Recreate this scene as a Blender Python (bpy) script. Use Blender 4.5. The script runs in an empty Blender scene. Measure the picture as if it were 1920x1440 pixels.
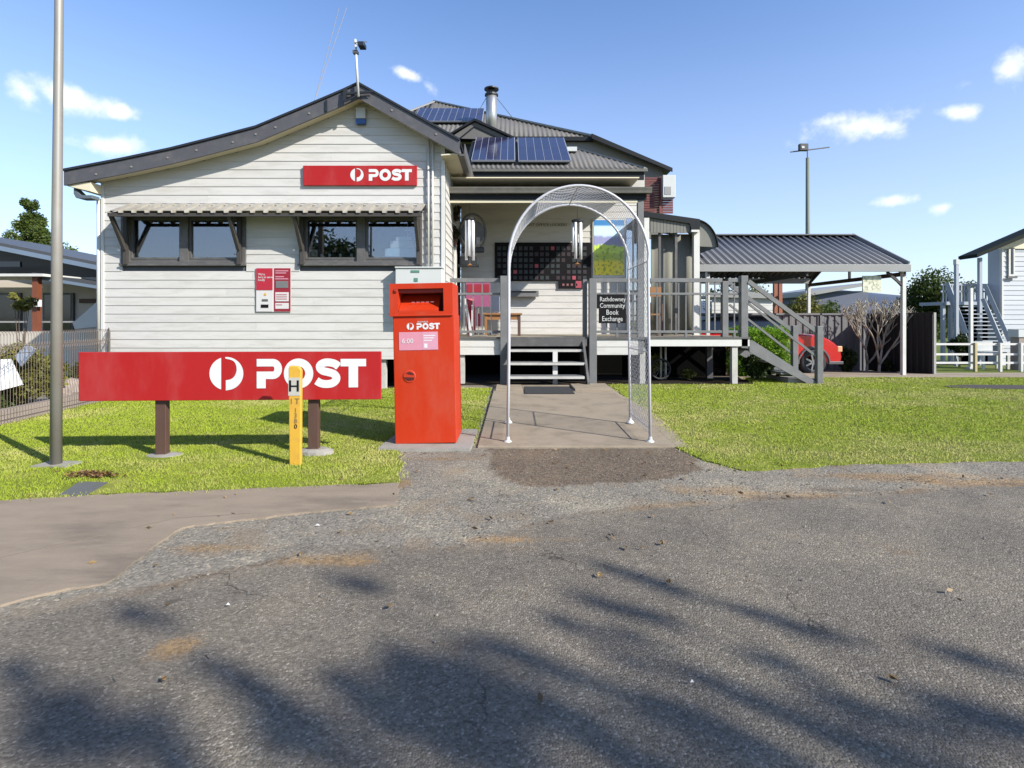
import bpy, bmesh, math, random
import numpy as np
from mathutils import Vector, Matrix
random.seed(7)
S = bpy.context.scene
C = S.collection
R = math.radians
EYE = 1.15                                   # camera height above the lawn, metres
# ------------------------------------------------------------------ camera
cam = bpy.data.cameras.new('camera'); co = bpy.data.objects.new('camera', cam); C.objects.link(co)
co.location = (0, 0, EYE); co.rotation_euler = (R(90), 0, 0)
cam.sensor_width = 36; cam.lens = 18.75; cam.shift_y = -0.0625
cam.clip_start = 0.05; cam.clip_end = 6000
S.camera = co
# ------------------------------------------------------------------ sun and sky
SUN = Vector((1.40, -1.0, 1.13)).normalized()            # towards the sun
elev = math.asin(SUN.z); azim = math.atan2(SUN.x, SUN.y)
sl = bpy.data.lights.new('sun', 'SUN'); sl.energy = 5.0; sl.angle = R(0.53); sl.color = (1.0, 0.95, 0.86)
so = bpy.data.objects.new('sun', sl); C.objects.link(so)
so.rotation_euler = (-SUN).to_track_quat('-Z', 'Y').to_euler(); so.location = (14, -10, 12)
W = bpy.data.worlds.new('World'); S.world = W; W.use_nodes = True
S.view_settings.view_transform = 'Standard'; S.view_settings.look = 'None'
S.view_settings.gamma = 1; S.view_settings.use_curve_mapping = False
S.view_settings.exposure = 0.76

class NB:                                    # small node-building helper
    def __init__(s, nt): s.nt = nt; s.n = nt.nodes; s.l = nt.links
    def new(s, t, **k):
        n = s.n.new(t)
        for a, b in k.items(): setattr(n, a, b)
        return n
    def put(s, node, i, v):
        if v is None: return
        if hasattr(v, 'is_output'): s.l.new(v, node.inputs[i])
        else: node.inputs[i].default_value = v
    def math(s, op, a, b=None, c=None, clamp=False):
        n = s.new('ShaderNodeMath', operation=op); n.use_clamp = clamp
        for i, v in enumerate((a, b, c)): s.put(n, i, v)
        return n.outputs[0]
    def mix(s, f, a, b, bt='MIX'):
        n = s.new('ShaderNodeMix', data_type='RGBA', blend_type=bt)
        s.put(n, 0, f); s.put(n, 6, a if hasattr(a, 'is_output') else c4(a)); s.put(n, 7, b if hasattr(b, 'is_output') else c4(b))
        return n.outputs[2]
    def noise(s, vec, sc, det=4, rough=.55):
        n = s.new('ShaderNodeTexNoise'); s.put(n, 'Vector', vec); n.inputs['Scale'].default_value = sc
        n.inputs['Detail'].default_value = det; n.inputs['Roughness'].default_value = rough
        return n.outputs[0]
    def ramp(s, v, a, b):
        n = s.new('ShaderNodeMapRange'); n.interpolation_type = 'SMOOTHSTEP'
        s.put(n, 0, v); n.inputs[1].default_value = a; n.inputs[2].default_value = b
        return n.outputs[0]
def c4(c): return (c[0], c[1], c[2], 1.0)

w = NB(W.node_tree); W.node_tree.nodes.clear()
sky = w.new('ShaderNodeTexSky'); sky.sky_type = 'NISHITA'; sky.sun_disc = False
sky.sun_elevation = elev; sky.sun_rotation = azim; sky.air_density = 1.0; sky.dust_density = 0.5; sky.ozone_density = 1.6; sky.altitude = 60
tc = w.new('ShaderNodeTexCoord'); sep = w.new('ShaderNodeSeparateXYZ'); w.l.new(tc.outputs['Generated'], sep.inputs[0])
dx, dy, dz = sep.outputs
az = w.math('ARCTAN2', dx, dy); el = w.math('ARCSINE', dz)
warp = w.new('ShaderNodeTexNoise'); w.l.new(tc.outputs['Generated'], warp.inputs['Vector']); warp.inputs['Scale'].default_value = 22; warp.inputs['Detail'].default_value = 6; warp.inputs['Roughness'].default_value = .6
fine = w.noise(tc.outputs['Generated'], 60, 4)
tot = None
# fair-weather clouds: azimuth, elevation, half widths (degrees), tilt (degrees), strength
CL = [(-39.7,17.7,2.9,1.05,-4,1.0),(-42.3,17.3,1.3,1.2,0,.9),(-36.3,17.4,1.15,.6,8,.9),(-37.0,14.7,2.6,.9,5,1.0),(-10.8,24.2,1.7,.5,-14,.75),(-8.8,23.3,1.3,.55,-34,.6),
      (33.0,17.0,3.7,1.15,3,.85),(34.6,16.5,1.8,1.0,0,.8),(31.6,17.8,2.0,.7,0,.6),(40.0,16.6,1.9,.6,-10,.85),(43.2,18.9,1.3,1.5,0,.8),(35.5,10.3,1.6,.6,0,.9),(38.9,9.3,1.0,.5,12,.75),(40.5,18.6,.7,.4,0,.2),
      (-52,21,4,1.3,0,.9),(62,14,6,1.4,0,.9),(110,20,9,2,0,.8),(-95,16,8,2,0,.8),(175,24,7,2,0,.7),(-140,15,9,1.8,0,.8)]
for a0, e0, ra, re, t, st in CL:
    a0, e0, ra, re, t = map(R, (a0, e0, ra, re, t))
    du = w.math('SUBTRACT', az, a0); dv = w.math('SUBTRACT', el, e0)
    u = w.math('ADD', w.math('MULTIPLY', du, math.cos(t) / ra), w.math('MULTIPLY', dv, math.sin(t) / ra))
    v = w.math('ADD', w.math('MULTIPLY', du, -math.sin(t) / re), w.math('MULTIPLY', dv, math.cos(t) / re))
    d = w.math('SQRT', w.math('ADD', w.math('MULTIPLY', u, u), w.math('MULTIPLY', v, v)))
    m = w.math('MULTIPLY', w.math('SUBTRACT', 1.25, d), st * 1.0)
    tot = m if tot is None else w.math('MAXIMUM', tot, m)
tot = w.math('ADD', tot, w.math('MULTIPLY', w.math('SUBTRACT', warp.outputs[0], .50), 2.5))
tot = w.math('ADD', tot, w.math('MULTIPLY', w.math('SUBTRACT', fine, .5), .35))
cm = w.ramp(tot, .0, 1.2)
skyc = w.mix(1.0, sky.outputs[0], (.93, 1.09, 1.32), 'MULTIPLY')
hz = w.ramp(el, R(34), R(-3))
skyc = w.mix(w.math('MULTIPLY', hz, .45), skyc, (4.75, 4.85, 5.9))
col = w.mix(w.math('MULTIPLY', cm, .85), skyc, (6.8, 6.9, 7.1))
bg = w.new('ShaderNodeBackground'); w.l.new(col, bg.inputs[0]); bg.inputs[1].default_value = 0.112
wo = w.new('ShaderNodeOutputWorld'); w.l.new(bg.outputs[0], wo.inputs[0])

# ------------------------------------------------------------------ helpers
def PX(x, D): return (x - 960) * D / 1000.0          # metres from a bearing and a distance
def PZ(y, D): return EYE - (y - 600) * D / 1000.0
def G(x, y):                                         # point on the level lawn
    D = EYE * 1000 / (y - 600); return (PX(x, D), D)
def zf(D):                                           # the ground falls gently behind the house
    return 0.0 if D < 10.5 else (-(D - 10.5) * .06 if D < 15.5 else -.30)
WL = {}
def place(o, origin, parent):
    base = WL[parent.name] if parent else Vector((0, 0, 0))
    C.objects.link(o); o.parent = parent; o.location = Vector(origin) - base; WL[o.name] = Vector(origin)
def tag(o, label=None, cat=None, group=None, kind=None):
    if label: o['label'] = label
    if cat: o['category'] = cat
    if group: o['group'] = group
    if kind: o['kind'] = kind
    return o
def thing(name, label, cat, loc=(0, 0, 0), group=None):
    o = bpy.data.objects.new(name, None); o.empty_display_size = .2; place(o, loc, None); return tag(o, label, cat, group)
def inst(src, parent, off):
    o = src.copy(); C.objects.link(o); o.parent = parent
    base = WL[parent.name] if parent else Vector((0, 0, 0))
    wl = WL[src.name] + Vector(off); o.location = wl - base; WL[o.name] = wl
    return o
def kids(o): return [c for c in C.objects if c.parent == o]
def copy_tree(o, off=None, parent=None, rz=None):
    c = o.copy(); C.objects.link(c); c.parent = parent
    if off is not None: c.location = o.location + Vector(off)
    if rz is not None: c.rotation_euler.z = rz
    WL[c.name] = WL[o.name] + Vector(off or (0, 0, 0))
    for ch in kids(o): copy_tree(ch, None, c)
    return c
class MB:
    def __init__(s): s.v = []; s.f = []
    def add(s, vs, fs):
        n = len(s.v); s.v += [tuple(p) for p in vs]; s.f += [tuple(i + n for i in f) for f in fs]; return s
    def box(s, x0, x1, y0, y1, z0, z1):
        return s.add([(x0,y0,z0),(x1,y0,z0),(x1,y1,z0),(x0,y1,z0),(x0,y0,z1),(x1,y0,z1),(x1,y1,z1),(x0,y1,z1)],
                     [(0,3,2,1),(4,5,6,7),(0,1,5,4),(1,2,6,5),(2,3,7,6),(3,0,4,7)])
    def prism(s, poly, fa, fb):                     # poly of 2D points, fa/fb map (a,b)->3D front/back
        n = len(poly); vs = [fa(*p) for p in poly] + [fb(*p) for p in poly]
        fs = [tuple(range(n)), tuple(range(2*n-1, n-1, -1))] + [(i, i+n, (i+1) % n + n, (i+1) % n) for i in range(n)]
        return s.add(vs, fs)
    def py(s, poly, y0, y1): return s.prism(poly, lambda a, b: (a, y0, b), lambda a, b: (a, y1, b))     # xz outline
    def px(s, poly, x0, x1): return s.prism(poly, lambda a, b: (x0, a, b), lambda a, b: (x1, a, b))     # yz outline
    def pz(s, poly, z0, z1): return s.prism(poly, lambda a, b: (a, b, z0), lambda a, b: (a, b, z1))     # xy outline
    def tube(s, pts, r, n=8, r1=None, cap=True):
        pts = [Vector(p) for p in pts]; k = len(pts); rings = []
        up = Vector((0, 0, 1)); prev = None
        for i, p in enumerate(pts):
            t = (pts[min(i+1, k-1)] - pts[max(i-1, 0)]).normalized()
            a = prev if prev is not None else (up if abs(t.dot(up)) < .9 else Vector((1, 0, 0)))
            u = (a - t * a.dot(t)).normalized(); prev = u; vv = t.cross(u)
            rr = r if r1 is None else r + (r1 - r) * i / (k - 1)
            rings.append([p + (u * math.cos(2*math.pi*j/n) + vv * math.sin(2*math.pi*j/n)) * rr for j in range(n)])
        vs = [q for rg in rings for q in rg]; fs = []
        for i in range(k-1):
            for j in range(n):
                a = i*n + j; b = i*n + (j+1) % n; fs.append((a, b, b+n, a+n))
        if cap: fs += [tuple(range(n-1, -1, -1)), tuple(range((k-1)*n, k*n))]
        return s.add(vs, fs)
    def lathe(s, prof, cx, cy, n=16, sx=1, sy=1):   # profile of (r,z)
        vs = []; fs = []
        for r, z in prof:
            vs += [(cx + r*math.cos(2*math.pi*j/n)*sx, cy + r*math.sin(2*math.pi*j/n)*sy, z) for j in range(n)]
        for i in range(len(prof)-1):
            for j in range(n): fs.append((i*n+j, i*n+(j+1) % n, (i+1)*n+(j+1) % n, (i+1)*n+j))
        fs += [tuple(range(n-1, -1, -1)), tuple(range((len(prof)-1)*n, len(prof)*n))]
        return s.add(vs, fs)
    def beam(s, a, b, w, h):                        # rectangular bar between two points, w across, h the other way
        a = Vector(a); b = Vector(b); t = (b-a).normalized()
        side = t.cross(Vector((0, 0, 1)));
        if side.length < 1e-3: side = Vector((1, 0, 0))
        side.normalize(); u = side.cross(t).normalized()
        vs = []
        for p in (a, b):
            vs += [p - side*w/2 - u*h/2, p + side*w/2 - u*h/2, p + side*w/2 + u*h/2, p - side*w/2 + u*h/2]
        return s.add(vs, [(0,3,2,1),(4,5,6,7),(0,1,5,4),(1,2,6,5),(2,3,7,6),(3,0,4,7)])
    def build(s, name, mat, parent=None, smooth=False, bevel=0, origin=None):
        a = np.array(s.v); lo = a.min(0); hi = a.max(0)
        org = origin or ((lo[0]+hi[0])/2, (lo[1]+hi[1])/2, (lo[2] if parent is None else (lo[2]+hi[2])/2))
        me = bpy.data.meshes.new(name); me.from_pydata([tuple(p) for p in (a - np.array(org))], [], s.f)
        bm = bmesh.new(); bm.from_mesh(me); bmesh.ops.recalc_face_normals(bm, faces=bm.faces); bm.to_mesh(me); bm.free()
        me.materials.append(mat)
        if smooth:
            for p in me.polygons: p.use_smooth = True
        o = bpy.data.objects.new(name, me); place(o, org, parent)
        if bevel:
            b = o.modifiers.new('bevel', 'BEVEL'); b.width = bevel; b.segments = 2; b.limit_method = 'ANGLE'; b.angle_limit = R(40)
        if smooth and bevel == 0:
            for p in me.polygons:
                if len(p.vertices) > 4: p.use_smooth = False
        return o
def bx(name, mat, parent, x0, x1, y0, y1, z0, z1, bevel=0): return MB().box(x0,x1,y0,y1,z0,z1).build(name, mat, parent, bevel=bevel)
def bulk(name, V, F, mat, parent=None, tint=None, org=(0, 0, 0)):
    me = bpy.data.meshes.new(name); V = np.asarray(V, dtype=np.float32) - np.array(org, dtype=np.float32); F = np.asarray(F, dtype=np.int32); k = F.shape[1]
    me.vertices.add(len(V)); me.vertices.foreach_set('co', V.ravel())
    me.loops.add(F.size); me.loops.foreach_set('vertex_index', F.ravel())
    me.polygons.add(len(F)); me.polygons.foreach_set('loop_start', np.arange(0, F.size, k, dtype=np.int32))
    me.update(calc_edges=True); me.validate()
    if tint is not None:
        at = me.color_attributes.new('tint', 'FLOAT_COLOR', 'POINT'); at.data.foreach_set('color', np.asarray(tint, dtype=np.float32).ravel())
    me.materials.append(mat); o = bpy.data.objects.new(name, me); place(o, org, parent); return o

# ------------------------------------------------------------------ materials
def M(name, col, rough=.6, var=.12, scale=5, bump=0, bscale=60, metal=0, col2=None, mixs=2.5, mixa=.0, spec=.5, rnd=.0, stretch=None, emit=None, coat=0):
    m = bpy.data.materials.new(name); m.use_nodes = True; b = NB(m.node_tree)
    p = m.node_tree.nodes['Principled BSDF']
    tcn = b.new('ShaderNodeTexCoord'); oi = b.new('ShaderNodeObjectInfo')
    ad = b.new('ShaderNodeVectorMath', operation='ADD'); b.l.new(tcn.outputs['Object'], ad.inputs[0])
    sc = b.math('MULTIPLY', oi.outputs['Random'], 37.0); b.l.new(sc, ad.inputs[1]); vec = ad.outputs[0]
    if stretch:
        mp = b.new('ShaderNodeMapping'); b.l.new(vec, mp.inputs[0]); mp.inputs['Scale'].default_value = stretch; vec = mp.outputs[0]
    nz = b.noise(vec, scale, 6, .6)
    f = b.math('ADD', .69*(1 - var), b.math('MULTIPLY', nz, 1.38 * var))
    if rnd: f = b.math('MULTIPLY', f, b.math('ADD', 1 - rnd, b.math('MULTIPLY', oi.outputs['Random'], 2 * rnd)))
    cc = c4(col)
    if col2:
        cc = b.mix(b.math('MULTIPLY', b.ramp(b.noise(vec, mixs, 5, .65), .45, .68), mixa), col, col2)
    vm = b.new('ShaderNodeVectorMath', operation='SCALE'); b.put(vm, 0, cc if hasattr(cc, 'is_output') else col); b.l.new(f, vm.inputs['Scale'])
    b.l.new(vm.outputs[0], p.inputs['Base Color'])
    b.l.new(b.math('ADD', rough - .08, b.math('MULTIPLY', nz, .16), clamp=True), p.inputs['Roughness'])
    p.inputs['Metallic'].default_value = metal; p.inputs['Specular IOR Level'].default_value = spec; p.inputs['Coat Weight'].default_value = coat
    if bump:
        bn = b.new('ShaderNodeBump'); bn.inputs['Strength'].default_value = bump; bn.inputs['Distance'].default_value = .01
        b.l.new(b.noise(vec, bscale, 5, .6), bn.inputs['Height']); b.l.new(bn.outputs[0], p.inputs['Normal'])
    return m
def leafmat(name, c1, c2, trans=.35, up=0):
    m = bpy.data.materials.new(name); m.use_nodes = True; b = NB(m.node_tree); p = m.node_tree.nodes['Principled BSDF']
    at = b.new('ShaderNodeAttribute'); at.attribute_name = 'tint'
    sp = b.new('ShaderNodeSeparateColor'); b.l.new(at.outputs['Color'], sp.inputs[0])
    c = b.mix(sp.outputs[0], c1, c2); c = b.mix(1.0, c, b.mix(sp.outputs[1], (.42,.42,.42), (1.0,1.0,1.0)), 'MULTIPLY')
    b.l.new(c, p.inputs['Base Color']); p.inputs['Roughness'].default_value = .55; p.inputs['Specular IOR Level'].default_value = .25
    tr = b.new('ShaderNodeBsdfTranslucent'); b.l.new(c, tr.inputs[0])
    if up:                                   # soft blades: shade as a nap that mostly faces the sky
        ge = b.new('ShaderNodeNewGeometry'); va = b.new('ShaderNodeVectorMath', operation='ADD'); b.l.new(ge.outputs['Normal'], va.inputs[0]); va.inputs[1].default_value = (0, 0, up)
        vn = b.new('ShaderNodeVectorMath', operation='NORMALIZE'); b.l.new(va.outputs[0], vn.inputs[0]); b.l.new(vn.outputs[0], p.inputs['Normal'])
    ms = b.new('ShaderNodeMixShader'); ms.inputs[0].default_value = trans; b.l.new(p.outputs[0], ms.inputs[1]); b.l.new(tr.outputs[0], ms.inputs[2])
    b.l.new(ms.outputs[0], m.node_tree.nodes['Material Output'].inputs[0]); return m
def glassmat(name, refl=.16, tint=(.75,.8,.85), thru=.84):
    m = bpy.data.materials.new(name); m.use_nodes = True; b = NB(m.node_tree); m.node_tree.nodes.remove(m.node_tree.nodes['Principled BSDF'])
    t = b.new('ShaderNodeBsdfTransparent'); t.inputs[0].default_value = c4(tint)
    g = b.new('ShaderNodeBsdfGlossy'); g.inputs['Roughness'].default_value = .015; g.inputs[0].default_value = (1,1,1,1)
    ms = b.new('ShaderNodeMixShader'); ms.inputs[0].default_value = refl
    b.l.new(t.outputs[0], ms.inputs[1]); b.l.new(g.outputs[0], ms.inputs[2]); b.l.new(ms.outputs[0], m.node_tree.nodes['Material Output'].inputs[0]); return m

m_board = M('cream_weatherboard', (.68,.66,.625), .55, .06, 3, .12, 30, col2=(.50,.475,.42), mixs=1.9, mixa=.42, rnd=.045, stretch=(1,1,6))
m_board_old = M('weathered_grey_board', (.60,.60,.58), .6, .08, 3, .1, 30, rnd=.05)
m_white = M('white_paint', (.76,.75,.71), .5, .05, 4, .05, 40, col2=(.5,.46,.4), mixs=4, mixa=.25)
m_cream = M('cream_soffit', (.85,.76,.56), .6, .06, 3)
m_grey = M('mid_grey_paint', (.185,.185,.185), .5, .08, 5, .08, 50, rnd=.04, col2=(.25,.25,.24), mixs=5, mixa=.4)
m_deck = M('warm_deck_board', (.40,.34,.25), .7, .15, 5, rnd=.08)
m_dgrey = M('dark_grey_paint', (.115,.11,.108), .5, .10, 5, .1, 50, col2=(.20,.19,.175), mixs=6, mixa=.5)
m_barge = M('barge_paint', (.100,.096,.106), .5, .1, 5, .1, 40, col2=(.15,.145,.14), mixs=5, mixa=.5)
m_black = M('black_edge', (.020,.022,.026), .45, .1, 5)
m_navy = M('dark_fascia', (.010,.012,.015), .5, .1, 5, spec=.25)
m_gut2 = M('old_gutter', (.13,.125,.11), .5, .1, 4, col2=(.22,.20,.17), mixs=5, mixa=.5)
m_roof = M('grey_roof_steel', (.155,.15,.145), .65, .08, 1.5, spec=.25, col2=(.21,.19,.165), mixs=1.2, mixa=.45)
m_roof2 = M('carport_roof_steel', (.195,.20,.215), .5, .06, 1.5, spec=.3, rnd=0)
m_gutter = M('gutter_grey', (.33,.33,.32), .45, .06, 3)
m_awn = M('awning_steel', (.40,.375,.32), .6, .12, 6, col2=(.2,.17,.13), mixs=7, mixa=.5)
m_timberdk = M('weathered_bracket', (.060,.053,.047), .7, .2, 12)
m_galv = M('galvanised_steel', (.33,.315,.285), .52, .10, 4, metal=.2, col2=(.30,.26,.20), mixs=3, mixa=.5)
m_silver = M('bright_tube', (.95,.96,1.0), .3, .05, 4, metal=.15)
m_red = M('sign_red', (.46,.017,.018), .5, .05, 3, spec=.25, col2=(.50,.085,.085), mixs=2.6, mixa=.45, stretch=(1,1,.35), bump=.03, bscale=8)
m_box = M('mailbox_red', (.585,.040,.008), .5, .06, 2.5, spec=.22, col2=(.55,.10,.055), mixs=3.2, mixa=.45, stretch=(1,1,.4), bump=.03, bscale=9)
m_boxin = M('mailbox_inside', (.30,.02,.01), .6, .1, 5)
m_print = M('white_print', (.80,.80,.80), .5, .02, 5)
m_paper = M('paper', (.72,.70,.69), .6, .03, 6)
m_pink = M('faded_pink_label', (.72,.30,.38), .5, .10, 18)
m_brown = M('brown_post', (.105,.055,.040), .6, .2, 9, .15, 60, stretch=(3,3,.6))
m_yellow = M('yellow_paint', (.80,.46,.05), .5, .08, 14, .15, 60, col2=(.66,.36,.06), mixs=14, mixa=.6)
m_conc = M('concrete_pad', (.36,.34,.30), .85, .12, 8, .3, 90, col2=(.25,.22,.17), mixs=5, mixa=.5)
m_wood = M('tan_wood', (.36,.17,.06), .5, .15, 8, stretch=(1,6,6))
m_stump = M('white_stump', (.60,.585,.54), .7, .08, 5, col2=(.36,.33,.28), mixs=6, mixa=.4)
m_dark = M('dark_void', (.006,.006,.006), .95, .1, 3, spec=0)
m_room = M('room_wall', (.10,.11,.13), .8, .05, 3)
m_glass = glassmat('window_glass', .17)
m_green = M('green_print', (.10,.26,.19), .5, .05, 5)
m_blue = M('blue_plastic', (.03,.11,.34), .4, .05, 5)
m_plast = M('grey_white_plastic', (.66,.68,.66), .45, .04, 4)
m_cell = M('solar_cell', (.034,.034,.080), .16, .12, 4, spec=.9, rnd=.12, coat=.4)
m_line = M('solar_line', (.34,.36,.42), .4, .05, 5)
m_brick = M('dark_red_slat', (.17,.035,.028), .6, .2, 8, rnd=.25)
m_fence = M('dark_steel_fence', (.075,.078,.082), .5, .08, 3, rnd=.08)
m_capit = M('light_post', (.42,.42,.40), .5, .05, 4)
m_rock = M('garden_stone', (.36,.30,.26), .85, .2, 6, .4, 30)
m_bark = M('bark', (.13,.10,.075), .9, .25, 7, .6, 30, stretch=(1,1,.3))
m_pale = M('pale_bark', (.46,.41,.34), .85, .15, 10, .3, 40)
m_rubber = M('rubber', (.02,.02,.02), .75, .1, 10)
m_car = M('car_red', (.62,.020,.022), .22, .03, 3, coat=.7, spec=.6)
m_carglass = M('car_glass', (.012,.014,.016), .08, .03, 3, spec=.8)
m_chrome = M('alloy', (.45,.45,.46), .3, .05, 5, metal=.8)
m_pipe = M('cream_pipe', (.68,.67,.61), .45, .04, 4)
m_chalk = M('chalk', (.70,.70,.68), .9, .05, 8)
m_slate = M('blackboard', (.010,.009,.011), .75, .2, 8, spec=.15)
m_shadec = M('clear_blind', (.25,.245,.205), .75, .25, 2, stretch=(3,1,.6), spec=.2)
m_tank = M('olive_hood', (.20,.195,.165), .5, .12, 3)
m_leaf = leafmat('leaf_green', (.055,.095,.020), (.13,.17,.035))
m_leafd = leafmat('leaf_dark', (.020,.038,.012), (.055,.085,.022))
m_leafy = leafmat('leaf_yellow', (.12,.135,.025), (.26,.24,.05))
m_hedge = leafmat('hedge_leaf', (.09,.24,.015), (.34,.55,.045), .35)
m_grass = leafmat('grass_blade', (.43,.535,.048), (.64,.62,.19), .14, up=2.0)

# ------------------------------------------------------------------ scattering
rg = np.random.default_rng(11)
def leaves(cent, rad, n, size, flat=.9, shell=.55):
    """n leaf quads spread over clumps; cent (k,3), rad (k,3)"""
    cent = np.array(cent, float); rad = np.array(rad, float)
    if rad.ndim == 1: rad = np.repeat(rad[:, None], 3, 1)
    wgt = rad.prod(1) ** (2/3); wgt /= wgt.sum(); idx = rg.choice(len(cent), n, p=wgt)
    d = rg.normal(size=(n, 3)); d /= np.linalg.norm(d, axis=1)[:, None]
    r = (shell + (1 - shell) * rg.random(n)) * (rg.random(n) ** .25)
    P = cent[idx] + d * rad[idx] * r[:, None]
    a = rg.normal(size=(n, 3)); a[:, 2] *= flat; a /= np.linalg.norm(a, axis=1)[:, None]
    b = np.cross(a, rg.normal(size=(n, 3))); b /= np.linalg.norm(b, axis=1)[:, None]
    s = size * (.6 + .8 * rg.random(n))[:, None]
    V = np.stack([P - a*s, P + b*s*.45, P + a*s, P - b*s*.45], 1).reshape(-1, 3)
    F = np.arange(4*n).reshape(n, 4)
    ct = rg.random(len(cent)); t = np.clip(ct[idx] * .6 + rg.random(n) * .4, 0, 1); br = np.clip(.25 + .5 * rg.random(n) + .3*(ct[idx]-.5), 0, 1)
    tint = np.repeat(np.stack([t, br, t*0, t*0+1], 1), 4, 0)
    return V, F, tint
def clumps(c, r, n, sub, sq=(1, 1, 1)):
    out = []; rr = []
    for i in range(n):
        d = rg.normal(size=3); d /= np.linalg.norm(d); k = rg.random() ** .4
        out.append((c[0] + d[0]*r*k*sq[0], c[1] + d[1]*r*k*sq[1], c[2] + d[2]*r*k*sq[2])); rr.append(sub * (.6 + .8*rg.random()))
    return out, rr
def crown(parent, cen, rad, n, size, mat, name='crown'):
    V, F, t = leaves(cen, rad, n, size); return bulk(name, V, F, mat, parent, t, org=tuple(np.array(cen).mean(0)))
def tree(name, label, x, y, h, cr, n, size, mat, th=None, sq=(1, 1, .8), nc=14, group=None, base=None, tr=.16):
    z0 = zf(y) if base is None else base
    t = thing(name, label, 'tree', (x, y, z0), group)
    top = z0 + h; cz = top - cr * sq[2]
    mb = MB(); mb.tube([(x, y, z0 - .1), (x + .05*h*.3, y, z0 + h*.3), (x, y, cz)], tr, 9, tr*.5)
    cen, rad = clumps((x, y, cz), cr*.72, nc, cr*.42, sq)
    for c in cen[::2]: mb.tube([(x, y, z0 + h*.35 + random.random()*h*.2), ((x+c[0])/2, (y+c[1])/2, c[2]-.2), c], tr*.35, 6, tr*.08)
    mb.build('trunk', m_bark, t, smooth=True)
    crown(t, cen, rad, n, size, mat); return t

# ================================================================== GROUND
def inpoly(P, poly):
    x, y = P[:, 0], P[:, 1]; r = np.zeros(len(P), bool); n = len(poly)
    for i in range(n):
        x1, y1 = poly[i]; x2, y2 = poly[(i+1) % n]
        c = ((y1 > y) != (y2 > y)) & (x < (x2-x1)*(y-y1)/((y2-y1) if y2 != y1 else 1e-9) + x1); r ^= c
    return r
def dseg(P, pl):                                     # distance to a polyline
    best = np.full(len(P), 1e9)
    for (x1, y1), (x2, y2) in zip(pl[:-1], pl[1:]):
        d = np.array([x2-x1, y2-y1]); L = d @ d + 1e-12
        t = np.clip(((P[:, 0]-x1)*d[0] + (P[:, 1]-y1)*d[1]) / L, 0, 1)
        best = np.minimum(best, np.hypot(P[:, 0]-x1-t*d[0], P[:, 1]-y1-t*d[1]))
    return best
_gn = rg.random((64, 64))
def vnoise(x, y, s):
    x = x*s; y = y*s; xi = np.floor(x).astype(int); yi = np.floor(y).astype(int); fx = x-xi; fy = y-yi
    fx = fx*fx*(3-2*fx); fy = fy*fy*(3-2*fy); g = lambda a, b: _gn[a % 64, b % 64]
    return (g(xi, yi)*(1-fx)+g(xi+1, yi)*fx)*(1-fy) + (g(xi, yi+1)*(1-fx)+g(xi+1, yi+1)*fx)*fy
def fbm(x, y, s): return (vnoise(x, y, s) + .5*vnoise(x+7.3, y+3.1, s*2.1) + .25*vnoise(x+1.7, y+9.2, s*4.3)) / 1.75

L_EDGE = [(-7.5, G(0,945)[1])] + [G(*p) for p in [(0,941),(100,935),(200,929),(400,921),(600,913),(748,907)]]
APRON = L_EDGE + [G(*p) for p in [(742,949),(600,961),(480,974),(345,991),(310,1011),(265,1046),(200,1096),(100,1113),(0,1138)]] + [(-7.5, 1.75)]
LAWN_L = [(-7.2, 3.2)] + L_EDGE[1:] + [G(752,880), G(742,848), (-1.12, 4.78), (-.36, 4.86), (-.37, 8.55), (-.37, 8.95), (-6.0, 8.95), (-5.78, 7.5), (-5.45, 5.0), (-5.3, 3.9), (-7.2, 3.4)]
R_EDGE = [G(*p) for p in [(1272,841),(1300,856),(1345,872),(1390,883),(1450,880),(1500,877),(1600,871),(1700,868),(1920,863)]] + [(9.0, 4.1), (16, 3.9)]
LAWN_R = [(1.72, 8.6), (1.62, 6.9)] + R_EDGE + [(16, 10.6), (4.6, 10.6), (4.35, 9.45), (1.72, 9.45)]
ASPH = [G(*p) for p in [(0,1168),(130,1135),(250,1110),(400,1076),(520,1052),(650,1042),(760,1036),(860,1024),(930,1003),(990,985),(1100,962),(1250,946),(1400,935),(1600,930),(1750,917),(1920,905)]]
PATCH = [G(*p) for p in [(912,842),(1276,842),(1318,880),(1240,900),(1100,908),(990,914),(925,893)]]

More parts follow.
